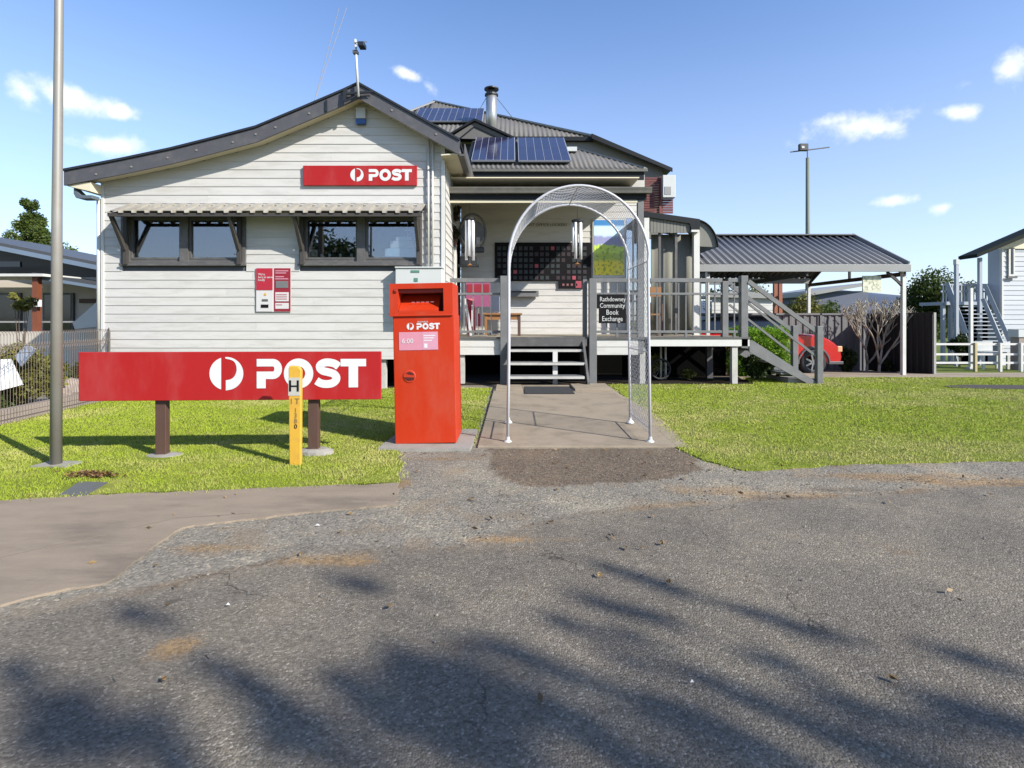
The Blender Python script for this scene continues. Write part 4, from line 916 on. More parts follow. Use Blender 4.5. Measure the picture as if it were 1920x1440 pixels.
for i in range(4): bx('card', m_c4, nb, PX(1054+i*8,dd), PX(1058+i*8,dd), dd-.034, dd-.029, PZ(536,dd), PZ(532,dd))
bx('card', m_c3, nb, PX(1079,dd), PX(1090,dd), dd-.034, dd-.029, PZ(540,dd), PZ(527,dd))
lt = text('POST OFFICE LOCKERS', None, (PX(984,DB2), DB2-.030, PZ(424.5,DB2)), .088, M('old_gold', (.10,.09,.01), .5)); lt.name = 'wall_lettering'; lt.data.name = 'wall_lettering'; tag(lt, 'small dull gold lettering on the wall above the display board', 'lettering')
po = thing('landscape_poster', 'tall poster of yellow fields and blue mountain beside the verandah post', 'poster', (PX(1141,DB2), DB2, PZ(520,DB2)))
def photo_mat():
    m = bpy.data.materials.new('landscape_print'); m.use_nodes = True; b = NB(m.node_tree); p = m.node_tree.nodes['Principled BSDF']
    t = b.new('ShaderNodeTexCoord').outputs['Object']; s = b.new('ShaderNodeSeparateXYZ'); b.l.new(t, s.inputs[0])
    z = b.math('ADD', s.outputs[2], b.math('MULTIPLY', b.math('SUBTRACT', b.noise(t, 3.5, 5), .5), .35))
    c = b.mix(b.ramp(s.outputs[2], -.34, -.22), (.62,.52,.03), (.30,.38,.05)); c = b.mix(b.ramp(s.outputs[2], -.16, -.10), c, (.42,.55,.08))
    c = b.mix(b.math('MULTIPLY', b.ramp(b.noise(t, 14, 3), .52, .6), .7), c, (.10,.16,.03))
    c = b.mix(b.ramp(z, .02, .05), c, (.22,.23,.42)); c = b.mix(b.ramp(z, .20, .30), c, (.45,.60,.80)); c = b.mix(b.ramp(s.outputs[2], .44, .50), c, (.05,.18,.42))
    c = b.mix(1.0, c, (1.25,1.25,1.2), 'MULTIPLY'); b.l.new(c, p.inputs['Base Color']); p.inputs['Roughness'].default_value = .25; return m
bx('frame', m_white, po, PX(1111,dd), PX(1173,dd), dd-.02, dd, PZ(521,dd), PZ(410,dd)); bx('print', photo_mat(), po, PX(1113.5,dd), PX(1170,dd), dd-.028, dd-.021, PZ(516,dd), PZ(413,dd))
gl_ = bx('glass_door', glassmat('blue_glass', .5, (.25,.35,.5)), PO, PX(1174,dd), PX(1196,dd), dd-.03, dd-.02, ZD+.02, PZ(410,dd)); bx('door_stile', m_white, gl_, PX(1185,dd), PX(1188,dd), dd-.05, dd-.032, ZD+.02, PZ(410,dd))
def chime(xp, y0, y1, label, d, tubes, capm, wid):
    t = thing('wind_chime', label, 'wind chime', (PX(xp,d), d, PZ(y0,d)), 'wind chimes hanging from the verandah beam')
    cx = PX(xp, d); zt = PZ(y0, d); zb = PZ(y1, d)
    MB().lathe([(wid*1.1, zt), (wid*1.15, zt+.03), (wid*.9, zt+.04)], cx, d, 14).build('top_disc', capm, t)
    MB().tube([(cx, d, zt+.04), (cx, d, PZ(380,d))], .004, 4).build('cord', m_dgrey, t)
    for i in range(tubes):
        a = 2*math.pi*i/tubes + .4; r_ = wid*.8; ln = (zt-zb)*(1 - .10*(i % 3))
        MB().tube([(cx+r_*math.cos(a), d+r_*math.sin(a), zt-.02), (cx+r_*math.cos(a), d+r_*math.sin(a), zt-ln)], .025, 10).build('chime_tube', m_silver, t, smooth=True)
    MB().tube([(cx, d, zt), (cx, d, zb-.06)], .004, 4).build('cord', m_dgrey, t); MB().lathe([(.005, zb-.12), (.05, zb-.09), (.005, zb-.06)], cx, d, 10).build('wind_sail', m_wood, t)
    return t
chime(881, 412, 488, 'silver tube wind chime hanging near the side wall door', 9.85, 6, m_black, .085)
chime(1082.5, 416, 486, 'silver wind chime with dark wooden top hanging right of the display board', 9.85, 5, m_black, .095)
wr = thing('wall_hoop', 'large dark oval hoop ornament hanging behind the left wind chime', 'ornament', (PX(885,10.4), 10.4, PZ(474,10.4)))
pts = [(PX(886,10.4) + .255*math.cos(a), 10.4, PZ(436,10.4) + .36*math.sin(a)) for a in np.linspace(0, 2*math.pi, 29)]
MB().tube(pts, .022, 6, cap=False).build('hoop', m_dgrey, wr); MB().lathe([(.24, PZ(436,10.4)-.0), (.24, PZ(436,10.4)+.01)], PX(886,10.4), 10.42, 20).build('backing', m_dgrey, wr).rotation_euler = (R(90), 0, 0)
bx('shelf', m_black, wr, PX(865,10.38), PX(908,10.38), 10.30, 10.42, PZ(474,10.38), PZ(464,10.38), bevel=.02); bx('tag_card', m_gutter, wr, PX(893,10.35), PX(900,10.35), 10.33, 10.34, PZ(458,10.35), PZ(445,10.35))
hp = thing('hanging_plant', 'dry brown and green plant hanging in the verandah corner', 'plant', (PX(850,10.2), 10.2, PZ(450,10.2)))
V, F, t = leaves(*[np.array(q) for q in clumps((PX(851,10.2), 10.2, PZ(418,10.2)), .16, 8, .09, (.7,.7,2.2))], 900, .035); bulk('foliage', V, F, leafmat('dry_leaf', (.06,.045,.02), (.12,.10,.04)), hp, t, org=(PX(851,10.2), 10.2, PZ(418,10.2)))
MB().lathe([(.05, PZ(462,10.2)), (.08, PZ(450,10.2)), (.085, PZ(448,10.2))], PX(851,10.2), 10.2, 12).build('basket', m_brown, hp)
sh = bx('wall_shelf', m_dgrey, PO, PX(858,10.6), PX(897,10.6), 10.55, 10.75, PZ(500,10.6), PZ(496,10.6))
tv = bx('parcel_box', m_grey, None, PX(862,10.6), PX(893,10.6), 10.58, 10.72, PZ(496,10.6)+.001, PZ(481,10.6), bevel=.01); tag(tv, 'plain grey parcel box on the shelf below the left wind chime', 'box')
bn_ = thing('red_banner', 'purple and crimson display banner behind the left verandah rail', 'banner', (PX(897,10.2), 10.2, ZD))
bx('cloth', M('banner_plum', (.36,.09,.20), .6, .15, 5), bn_, PX(874,10.2), PX(919,10.2), 10.2, 10.21, PZ(575,10.2), PZ(530,10.2)); bx('print_block', m_crd, bn_, PX(876,10.2), PX(917,10.2), 10.19, 10.198, PZ(548,10.2), PZ(533,10.2))
bx('stand', m_galv, bn_, PX(896,10.2), PX(898,10.2), 10.22, 10.24, ZD, PZ(575,10.2)); bx('foot', m_galv, bn_, PX(880,10.2), PX(914,10.2), 10.15, 10.3, ZD, ZD+.02)
cs = thing('card_stand', 'leaning red and white card stand at the left end of the verandah', 'display stand', (PX(886,9.9), 9.9, ZD))
MB().beam((PX(872,9.9), 9.85, PZ(560,9.9)), (PX(884,9.9), 9.85, ZD+.02), .03, .05).build('leaning_board', m_paper, cs); MB().beam((PX(884,9.9), 9.9, ZD+.05), (PX(880,9.9), 10.0, PZ(560,9.9)), .16, .03).build('red_card', m_cr, cs)
for i in range(6): bx('booklet', (m_paper, m_cr, m_pink)[i % 3], cs, PX(884+i*3.2,9.85), PX(886.6+i*3.2,9.85), 9.85, 9.95, PZ(612,9.9), PZ(572+i*4,9.9))
vt = thing('wooden_table', 'low tan wooden table on the verandah left of the steps', 'table', (PX(930,10.3), 10.3, ZD))
zt_ = PZ(587,10.3)
bx('tabletop', m_wood, vt, PX(905,10.3), PX(979,10.3), 10.2, 10.75, zt_-.035, zt_, bevel=.006); bx('apron', m_wood, vt, PX(909,10.3), PX(975,10.3), 10.24, 10.26, zt_-.13, zt_-.036)
for xq in (909, 971):
    for yq in (10.23, 10.66): bx('leg', m_brown if xq > 950 else m_wood, vt, PX(xq,10.3), PX(xq+5,10.3), yq, yq+.05, ZD, zt_-.036)
ch_ = thing('pale_blue_chair', 'pale blue chair seen over the wooden verandah table', 'chair', (PX(928,10.9), 10.95, ZD))
m_pb = M('pale_blue_paint', (.42,.48,.58), .5)
bx('backrest', m_pb, ch_, PX(921,10.9), PX(937,10.9), 10.90, 10.93, PZ(583,10.9), PZ(556,10.9), bevel=.01); bx('seat', m_pb, ch_, PX(917,10.9), PX(945,10.9), 10.93, 11.3, ZD+.40, ZD+.43)
for xq in (918, 941):
    for yq in (10.93, 11.25): bx('leg', m_pb, ch_, PX(xq,10.9), PX(xq+3,10.9), yq, yq+.03, ZD, ZD+.40)
bs = thing('bench_ledge', 'grey narrow ledge shelf under the display board', 'shelf', (PX(985,11.4), 11.4, 1.6))
bx('ledge', m_grey, bs, PX(952,11.4), PX(1010,11.4), 11.40, 11.56, PZ(556,11.4), PZ(545,11.4)); bx('slot', m_black, bs, PX(960,11.39), PX(1006,11.39), 11.385, 11.395, PZ(548,11.4), PZ(545.5,11.4))
# chalk sign
bk = thing('chalk_sign', 'black chalk sign reading Community Book Exchange hung on the verandah rail', 'sign', (PX(1145,DV), DV-.03, PZ(606,DV)))
q0 = DV-.035; m_bk = m_slate
bx('top_board', m_bk, bk, PX(1115,q0), PX(1171,q0), q0-.012, q0, PZ(578,q0), PZ(552,q0)); bx('lower_board', m_bk, bk, PX(1122.5,q0), PX(1173,q0), q0-.016, q0-.002, PZ(606,q0), PZ(578,q0)-.001)
for xq in (1132, 1164): MB().tube([(PX(xq,q0), q0-.005, PZ(552,q0)), (PX(xq,q0), q0+.01, PZ(528,q0))], .004, 4).build('cord', m_dgrey, bk)
for s_, xx, yy, sz in (('Rathdowney', 1124, 565, .115), ('Community', 1124, 577, .118), ('Book', 1136, 590, .13), ('Exchange', 1128, 602, .125)):
    text(s_, bk, (PX(xx,q0), q0-.020, PZ(yy,q0)), sz, m_chalk, sx=.80)
# right-hand deck chair and bits
rc = thing('deck_chair', 'brown wooden chair at the back of the right-hand deck', 'chair', (PX(1232,10.3), 10.4, ZD))
bx('backrest', m_wood, rc, PX(1219,10.3), PX(1240,10.3), 10.30, 10.33, PZ(556,10.3), PZ(538,10.3)); bx('seat', m_wood, rc, PX(1217,10.3), PX(1244,10.3), 10.33, 10.7, ZD+.4, ZD+.43)
for xq in (1218, 1241):
    for yq in (10.31, 10.66): bx('leg', m_brown, rc, PX(xq,10.3), PX(xq+3,10.3), yq, yq+.03, ZD, ZD+(.4 if yq > 10.4 else .62))
# under-deck things
wh = thing('bicycle_wheel', 'black bicycle wheel standing under the right end of the deck', 'wheel', (PX(1238,10.1), 10.1, 0))
wc = (PX(1238,10.1), 10.1, .22)
MB().tube([(wc[0]+.185*math.cos(a), wc[1], wc[2]+.185*math.sin(a)) for a in np.linspace(0, 2*math.pi, 25)], .022, 7, cap=False).build('tyre', m_rubber, wh, smooth=True)
spk = MB()
for k in range(12): a = math.pi*k/6; spk.tube([wc, (wc[0]+.165*math.cos(a), wc[1], wc[2]+.165*math.sin(a))], .0025, 4)
spk.build('spokes', m_galv, wh); MB().tube([(wc[0], wc[1]-.05, wc[2]), (wc[0], wc[1]+.05, wc[2])], .02, 8).build('hub', m_galv, wh)
def shrub(name, label, c, r, n, size, mat, sq=(1,1,1), group=None, cat='shrub', nc=9):
    t = thing(name, label, cat, (c[0], c[1], max(zf(c[1]), c[2]-r*sq[2])), group); cen, rad = clumps(c, r*.65, nc, r*.45, sq)
    cen = [(a, b, max(d, zf(c[1])+.04)) for a, b, d in cen]
    crown(t, cen, [[q*sq[0], q*sq[1], q*sq[2]] for q in rad], n, size, mat, 'foliage'); mb = MB()
    for cc in cen[:5]: mb.tube([(c[0], c[1], zf(c[1])), tuple(cc)], .012, 5, .004)
    mb.build('stem', m_bark, t); return t
shrub('potted_shrub', 'yellow green leafy plant behind the wheel under the deck', (PX(1228,10.5), 10.5, .28), .22, 900, .035, m_leafy)
shrub('potted_shrub', 'small sunlit pale plant low under the deck middle', (PX(1290,10.4), 10.4, .12), .16, 500, .03, m_leafy)
shrub('garden_shrub', 'dark bushy plant beneath the side stairs', (PX(1422,10.0), 10.0, .25), .42, 5200, .035, m_leafd, (1.0,.5,.75))
shrub('garden_shrub', 'low dark plant by the foot of the side stairs', (PX(1480,10.1), 10.1, .10), .22, 1500, .03, m_leafd, (1.2,.7,.6))
hdg = thing('box_hedge', 'bright green clipped hedge behind the side stairs', 'hedge', (PX(1440,11.0), 11.0, 0))
hc = [(4.62+.17*a+rg.normal()*.03, 10.95+.2*b, .12+.19*c+rg.normal()*.02) for a in range(7) for b in range(3) for c in range(5)]
V, F, t = leaves(hc, np.full(len(hc), .17), 26000, .023); bulk('foliage', V, F, m_hedge, hdg, t, org=(5.2, 11, .4)); MB().box(4.6, 5.8, 11.1, 11.3, 0, .7).build('stem', m_bark, hdg)
bx('under_house_shade_sheet', m_dark, PO, 2.3, 4.45, 11.1, 11.14, -.1, .80)  # near-black sheet standing in for the shade under the deck
# ================================================================== STREET SIDE THINGS
# door mat
dm = tag(bx('door_mat', M('black_mat', (.03,.03,.032), .95, .2, 60, .5, 200), None, PX(984,8.1), PX(1076,8.1), 8.0, 8.8, .036, .056, bevel=.004), 'black door mat at the top of the entrance path below the steps', 'mat')
# garden arch
ga_ = thing('garden_arch', 'white wire mesh garden arch straddling the entrance path', 'arch', (.62, 5.37, 0))
AX0, AX1, AT = -.040, 1.285, 2.40; acx = (AX0+AX1)/2; ar = (AX1-AX0)/2; zs = AT - ar*1.06
def archpt(u):                                       # u in metres along the hoop
    if u < zs: return (AX0 + .02*(u/zs) - 0.0, u)
    L = math.pi*ar
    if u < zs+L:
        a = math.pi*(1-(u-zs)/L); return (acx + ar*.985*math.cos(a), zs + ar*1.06*math.sin(a))
    return (AX1 - .02*((2*zs+L-u)/zs), 2*zs+L-u)
LT = 2*zs + math.pi*ar
for d, zb in ((4.96, .02), (5.80, .045)):
    pts = [(archpt(u)[0], d, max(zb-.0, archpt(u)[1]) + 0) for u in np.concatenate([[0, zs*.5], np.linspace(zs, zs+math.pi*ar, 34), [LT-zs*.5, LT]])]
    MB().tube(pts, .0135, 8).build('hoop', M('white_tube', (.66,.66,.68), .4, .04, 5) if d < 5 else bpy.data.materials['white_tube'], ga_, smooth=True)
    for xx in (AX0, AX1): MB().lathe([(.045, zb-.012), (.036, zb+.004), (.020, zb+.018), (.018, zb+.045)], xx, d, 12).build('foot_plate', m_plast, ga_)
cb = MB()
for u in (zs*.02+.12, zs*.5, zs*1.0, zs+math.pi*ar*.5, LT-zs, LT-zs*.5, LT-.14): x, z = archpt(u); cb.tube([(x, 4.97, z), (x, 5.79, z)], .006, 6)
cb.build('cross_bar', bpy.data.materials['white_tube'], ga_)
ms_ = MB(); pitch = .062; nu = int(LT/pitch); nv = int(.82/pitch)
def mp(u, v):
    x, z = archpt(min(max(u, 0), LT)); return (x, 4.97+.82*v/nv, max(z, .05))
i0 = int(.12/pitch)
for v in range(-nu, nu):
    pass
for s in (1, -1):                                     # two families of diagonal wires, as in woven mesh
    for k in range(-nv, nu+nv):
        run = []
        for v in range(nv+1):
            u = (k + s*v if s > 0 else k - v + nv)
            if i0 <= u <= nu - i0: run.append(mp(u*pitch, v))
        for a, b in zip(run[:-1], run[1:]): ms_.tube([a, b], .0019, 3, cap=False)
ms_.build('wire_mesh', bpy.data.materials['white_tube'], ga_)
# red mailbox
mbx = thing('street_mailbox', 'tall orange red street mailbox with wide slot beside the path', 'mailbox', (PX(803,4.83), 5.05, .02))
f0 = 4.84; x0, x1 = PX(741,f0), PX(856,f0); hz0 = PZ(590,f0); tz = PZ(531,f0); y1 = f0+.50
bx('plinth', m_boxin, mbx, x0+.02, x1-.02, f0+.02, y1-.02, .0, .035)
body = bx('body', m_box, mbx, x0, x1, f0, y1, .030, hz0-.004, bevel=.006)
hd_ = MB(); a0, a1 = x0-.022, x1-.010
ox0, ox1, oz0, oz1 = PX(752,f0), PX(837,f0), PZ(584,f0), PZ(541,f0)
hd_.box(a0, ox0, f0-.015, y1+.01, hz0, tz); hd_.box(ox1, a1, f0-.015, y1+.01, hz0, tz); hd_.box(ox0, ox1, f0-.015, y1+.01, oz1, tz); hd_.box(ox0, ox1, f0-.015, y1+.01, hz0, oz0)
head = hd_.build('head', m_box, mbx)
MB().px([(f0-.012, oz0+.0), (f0-.012, oz0+.012), (f0+.20, oz1-.05), (f0+.22, oz1-.05), (f0+.22, oz0)], ox0+.004, ox1-.05).build('chute', m_box, mbx)
MB().box(ox0, ox1, f0+.24, f0+.25, oz0, oz1).build('inner_back', m_boxin, mbx)
MB().px([(f0+.02, oz1-.002), (f0+.02, oz1-.035), (f0+.06, oz1-.04), (f0+.06, oz1-.002)], ox0, ox1).build('slot_hood', m_boxin, mbx)
bx('collar_strip', m_box, mbx, a0, a1, f0-.018, y1, hz0-.012, hz0+.002, bevel=.003)
for i in range(5): bx('scratch', m_pink, mbx, PX(775+i*9,f0), PX(781+i*9,f0), f0+.055-.004, f0+.056-.004, oz0+.086, oz0+.090)
logo(mbx, (PX(785.5,f0), f0, PZ(617.5,f0)), .0118*f0, off=.0025); text('AUSTRALIA', mbx, (PX(787,f0), f0-.003, PZ(604.8,f0)), .021, m_print, sx=.9)
lb_ = bx('label', m_pink, mbx, PX(752,f0), PX(825,f0), f0-.0035, f0-.001, PZ(656,f0), PZ(622,f0)); bx('label_half', M('pink2', (.72,.36,.46), .5, .1, 20), mbx, PX(796,f0), PX(824,f0), f0-.0045, f0-.0036, PZ(655,f0), PZ(623,f0))
text('6:00', mbx, (PX(757,f0), f0-.0055, PZ(643,f0)), .062, m_print); bx('label_mark', m_print, mbx, PX(799,f0), PX(805,f0), f0-.0055, f0-.0046, PZ(652,f0), PZ(644,f0))
for i in range(3): bx('print_line', m_print, mbx, PX(798,f0), PX(820-i*3,f0), f0-.0055, f0-.0046, PZ(630+i*4.5,f0), PZ(628.3+i*4.5,f0))
MB().add(*(lambda c: ([(PX(770,f0)+.060*math.cos(a), f0-.002, PZ(705,f0)+.060*math.sin(a)) for a in np.linspace(0, 2*math.pi, 24, endpoint=False)] + [(PX(770,f0)+.052*math.cos(a), f0-.006, PZ(705,f0)+.052*math.sin(a)) for a in np.linspace(0, 2*math.pi, 24, endpoint=False)], [(i, (i+1) % 24, (i+1) % 24+24, i+24) for i in range(24)] + [tuple(range(24, 48))]))(0)).build('lock_plate', m_box, mbx)
lk = MB(); zc = PZ(705,f0); xc = PX(770,f0)
lk.prism([(xc-.028, zc+.030), (xc+.002, zc+.044), (xc+.036, zc+.028), (xc+.045, zc+.012), (xc+.004, zc+.016)], lambda a, b: (a, f0-.0085, b), lambda a, b: (a, f0-.0062, b))
lk.prism([(xc-.050, zc-.006), (xc+.048, zc-.010), (xc+.040, zc-.034), (xc-.004, zc-.040), (xc-.030, zc-.030)], lambda a, b: (a, f0-.0085, b), lambda a, b: (a, f0-.0062, b)); lk.build('lock_recess', M('lock_dark', (.09,.006,.004), .6), mbx)
MB().px([(f0-.02, oz1+.004), (f0-.03, oz1-.02), (f0-.02, oz1-.04)], ox0-.03, ox0-.012).build('slot_latch', m_boxin, mbx)
mbx.rotation_euler = (0, R(-1.1), 0)
tag(MB().pz(rough_edge([(-1.17, 4.68), (-.36, 4.66), (-.355, 5.5), (-1.14, 5.5)], .008, .2), -.02, .026).build('mailbox_slab', m_conc, bevel=0), kind='structure')
# large sign on two posts
sg = thing('street_sign', 'long low red sign with white roundel and POST on brown posts', 'sign', (-2.3, 4.55, 0))
SA = Vector((PX(147,4.40), 4.40, 0)); SB = Vector((PX(714,4.50), 4.50, 0)); sd = (SB-SA).normalized(); sn = Vector((sd.y, -sd.x, 0)); zb_s, zt_s = .480, .884
def sbox(name, mat, a0, a1, z0, z1, f, b, par, bevel=0):   # box along the sign, f/b offsets towards the viewer
    pts = [SA + sd*a + sn*o for a, o in ((a0, f), (a1, f), (a1, b), (a0, b))]
    return MB().add([(p.x, p.y, z0) for p in pts] + [(p.x, p.y, z1) for p in pts], [(0,3,2,1),(4,5,6,7),(0,1,5,4),(1,2,6,5),(2,3,7,6),(3,0,4,7)]).build(name, mat, par, bevel=bevel)
LS = (SB-SA).length
sbox('sign_panel', m_red, 0, LS, zb_s, zt_s, 0, -.035, sg, .004)
def along(px): return (PX(px, 4.44) - SA.x) / sd.x
lo = SA + sd*along(479.5); logo(sg, (lo.x, lo.y, .579), .0553*4.44, dirx=sd, off=.0025)
for xp, zb in ((297.5, .0), (581, .0)):
    a = along(xp); sbox('sign_post', m_brown, a-.043, a+.043, zb, zt_s-.06, -.037, -.100, sg, .004)
    c = SA + sd*a - sn*.08; r_ = .145 if xp < 400 else .15
    hp_ = .022 if xp < 400 else .055
    MB().lathe([(r_*1.08, -.01), (r_, hp_*.7), (r_*.7, hp_), (.06, hp_+.004)], c.x+.01, c.y, 14, 1.0, .62).build('concrete_footing', m_conc, sg)
# steel pole at the left
pl = thing('steel_pole', 'tall galvanised steel pole at the left edge of the lawn', 'pole', (PX(105,4.18), 4.18, 0))
xs_ = PX(105,4.2); MB().tube([(xs_, 4.2, 0), (xs_+.008, 4.2, 2), (xs_+.022, 4.2, 3.4), (xs_+.05, 4.2, 7.5)], .040, 20, .024).build('shaft', m_galv, pl, smooth=True)
MB().pz(rough_edge([(xs_-.13, 4.13), (xs_+.15, 4.12), (xs_+.16, 4.27), (xs_-.12, 4.28)], .008, .1), -.02, .020).build('concrete_base', m_conc, pl)
# yellow hydrant marker
ym = thing('marker_post', 'yellow hydrant marker post with H and numbers in front of the sign', 'marker post', (PX(553.5,4.2), 4.2, 0))
yd = 4.185; a0, a1 = PX(541.5,yd), PX(564,yd)
MB().py([(a0+.004, 0), (a1-.002, 0), (a1+.001, PZ(694,yd)), (a1-.02, PZ(687,yd)), (a0+.004, PZ(686,yd)), (a0-.004, PZ(692,yd))], yd, yd+.038).build('post', m_yellow, ym, bevel=.006)
bx('white_band', M('faded_white', (.56,.54,.47), .6, .2, 30), ym, a0-.003, a1-.004, yd-.003, yd-.0005, PZ(742,yd), PZ(708,yd))
hm = MB(); hx0, hx1 = a0+.004, a1-.014
hm.box(hx0, hx0+.016, yd-.005, yd-.0035, PZ(734,yd), PZ(713,yd)); hm.box(hx1-.016, hx1, yd-.005, yd-.0035, PZ(734,yd), PZ(713,yd)); hm.box(hx0+.016, hx1-.016, yd-.005, yd-.0035, PZ(725.5,yd), PZ(722.5,yd)); hm.build('letter', m_slate, ym)
m_fade = M('faded_print', (.30,.20,.08), .6, .2, 40)
text('I T', ym, (a0+.015, yd-.003, PZ(757,yd)), .062, m_fade)
for i, c in enumerate('1380'): text(c, ym, (a0+.042, yd-.003, PZ(773+i*10.2,yd)), .052, m_slate if c == '0' else m_fade)
# flat drain lid with leaf litter
dl = thing('drain_lid', 'flat grey drain lid sunk in the grass below the pole', 'drain cover', (G(157,918)[0], G(157,918)[1], 0))
MB().pz([G(110,932), G(165,930), G(203,908), G(150,906)], -.01, .014).build('lid', M('slate_lid', (.13,.14,.13), .8, .12, 8, .2, 60), dl)
n = 260; cx, cy = G(178,897); P = np.stack([rg.normal(cx, .10, n), rg.normal(cy, .022, n), .02+.03*rg.random(n)], 1)
V, F, t = leaves(P, np.full(n, .012), 420, .012, .3); tag(bulk('leaf_litter', V, F, leafmat('dead_leaf', (.10,.05,.02), (.28,.16,.07), .1), None, t), 'dry brown leaf litter along the edge of the drain lid', 'leaf litter', kind='stuff')
# a few dry gum leaves blown over road, path and lawn
n = 420; P = np.stack([rg.uniform(-4, 5, n), rg.uniform(1.5, 6.5, n), np.full(n, .014)], 1)
P = P[(fbm(P[:, 0], P[:, 1], 1.4) > .45) | (P[:, 1] > 3.4)]
V, F, t = leaves(P, np.full(len(P), .004), len(P), .017, .12); tag(bulk('fallen_leaves', V, F, leafmat('gum_leaf', (.14,.08,.035), (.36,.25,.12), .05), None, t), 'scattered small dry brown leaves on road and verge', 'fallen leaves', kind='stuff')
# small white scraps on the road
for (xp, yp, s, lb) in ((595,988,.014,'small white paper scrap on the gravel below the sign'), (427,1138,.009,'tiny white scrap on the asphalt at left'), (1298,1284,.007,'tiny white scrap on the asphalt at lower middle')):
    gx, gy = G(xp, yp); o = MB().add([(gx-s, gy, .006), (gx, gy-s*.6, .012), (gx+s, gy+.002, .007), (gx, gy+s*.5, .016)], [(0,1,2),(0,2,3)]).build('paper_scrap', m_print); tag(o, lb, 'litter')

# ================================================================== CARPORT, CAR, YARD
cp = thing('carport', 'open carport with grey ribbed steel roof right of the house', 'carport', (6.5, 13.2, -.1))
CX0, CX1, cd0, cd1, cdr = 3.98, 8.54, 11.5, 15.3, 13.4; ze_, zr_ = 2.335, 3.25
prf = [(0, 0), (.62, 0), (.70, 1), (.90, 1), (.98, 0)]
roof_face('front_roof', (CX0, cd0, ze_), (CX1, cd0, ze_), (0, cdr-cd0, zr_-ze_), lambda s: (0, math.hypot(cdr-cd0, zr_-ze_)), m_roof2, cp, .165, .032, prf, .003)
roof_face('back_roof', (CX0, cd1, ze_), (CX1, cd1, ze_), (0, cdr-cd1, zr_-ze_), lambda s: (0, math.hypot(cdr-cd1, zr_-ze_)), m_roof2, cp, .165, .032, prf, .003)
MB().beam((CX0, cdr, zr_+.03), (CX1, cdr, zr_+.03), .26, .03).build('ridge_cap', m_roof2, cp)
for yy in (cd0, cd1): bx('fascia', m_gutter, cp, CX0-.02, CX1+.03, yy-.05, yy-.002, 2.19, 2.345, bevel=.004)
for xx in (CX1,):
    for ya, yb in ((cd0, cdr), (cd1, cdr)): MB().beam((xx+.015, ya, ze_+.02), (xx+.015, yb, zr_+.02), .03, .12).build('barge', m_gutter, cp)
for xx in (4.2, CX1-.10):
    for yy in (cd0+.02, cd1-.1): bx('post', m_white, cp, xx, xx+.075, yy, yy+.075, zf(yy)-.02, 2.19, bevel=.003)
tr_ = MB()
for xx in (4.23, 6.35, CX1-.08): tr_.box(xx, xx+.04, cd0, cd1, 2.10, 2.19); tr_.beam((xx+.02, cd0+.1, 2.2), (xx+.02, cdr, zr_-.05), .04, .07); tr_.beam((xx+.02, cd1-.1, 2.2), (xx+.02, cdr, zr_-.05), .04, .07); tr_.box(xx, xx+.04, cdr-.03, cdr+.03, 2.19, zr_-.1)
for yy in (12.1, 12.8, 13.4, 14.0, 14.7): tr_.box(CX0, CX1, yy, yy+.05, ze_+(min(yy-cd0, cd1-yy))/(cdr-cd0)*(zr_-ze_)-.09, ze_+(min(yy-cd0, cd1-yy))/(cdr-cd0)*(zr_-ze_)-.03)
tr_.beam((CX1-.06, cd0+.05, 1.88), (CX1-.42, cd0+.05, 2.19), .04, .05); tr_.beam((CX1-.06, cd0+.08, 1.88), (CX1-.06, cd0+.45, 2.19), .04, .05); tr_.build('roof_frame', m_timberdk, cp)
tag(bx('hanging_tile', M('mosaic', (.80,.78,.62), .6, .3, 16, col2=(.16,.22,.10), mixs=14, mixa=.9), None, PX(1617,11.62), PX(1651,11.62), 11.60, 11.63, PZ(548,11.6), PZ(517,11.6)), 'square cream and green floral panel hanging from the carport edge', 'wall art')
wd_ = thing('timber_post_pair', 'pair of reddish timber posts in the yard behind the carport', 'posts', (PX(1458,15.8), 15.8, -.3))
for xp in (1455, 1464): bx('post', M('red_timber', (.36,.13,.07), .7, .15, 6), wd_, PX(xp,15.8)-.05, PX(xp,15.8)+.05, 15.8, 15.9, -.3, 2.3)
cst = bx('chain_rail', m_timberdk, wd_, PX(1455,15.8)-.04, PX(1464,15.8)+.04, 15.82, 15.86, 1.6, 1.65)
# parked car
car = thing('parked_car', 'small red car with dark roof parked under the carport', 'car', (6.1, 13.35, zf(13.3)))
gz_ = zf(13.3); cy0, cy1 = 12.62, 14.25; fx_ = 7.84
def cs_(pts): return [(fx_-a, gz_+b) for a, b in pts]
prof = cs_([(0.02,.36),(0,.46),(.03,.58),(.09,.69),(.18,.79),(.30,.87),(.46,.935),(.66,.975),(.85,.99),(1.02,1.0),(3.45,1.02),(3.60,.90),(3.66,.55),(3.62,.32),(3.3,.26),(3.26,.38),(3.12,.58),(2.94,.64),(2.76,.58),(2.62,.38),(2.58,.25),(1.06,.25),(1.02,.38),(.88,.58),(.70,.65),(.52,.58),(.38,.38),(.34,.28),(.10,.28)])
b_ = MB(); n_ = len(prof)
rings = []
for yy, sh_ in ((cy0, .0), (cy0-.0, 0), (cy1, 0)): pass
def inset(pts, k): cx = sum(p[0] for p in pts)/len(pts); return [(cx+(p[0]-cx)*(1-k*.03), p[1]-(.05*k if p[1] > gz_+.7 else 0)) for p in pts]
secs = [(cy0, inset(prof, 1.0)), (cy0+.06, inset(prof, .35)), (cy0+.16, inset(prof, 0)), (cy1-.16, inset(prof, 0)), (cy1-.06, inset(prof, .35)), (cy1, inset(prof, 1.0))]
for yy, pp_ in secs: b_.v += [(a, yy, b) for a, b in pp_]
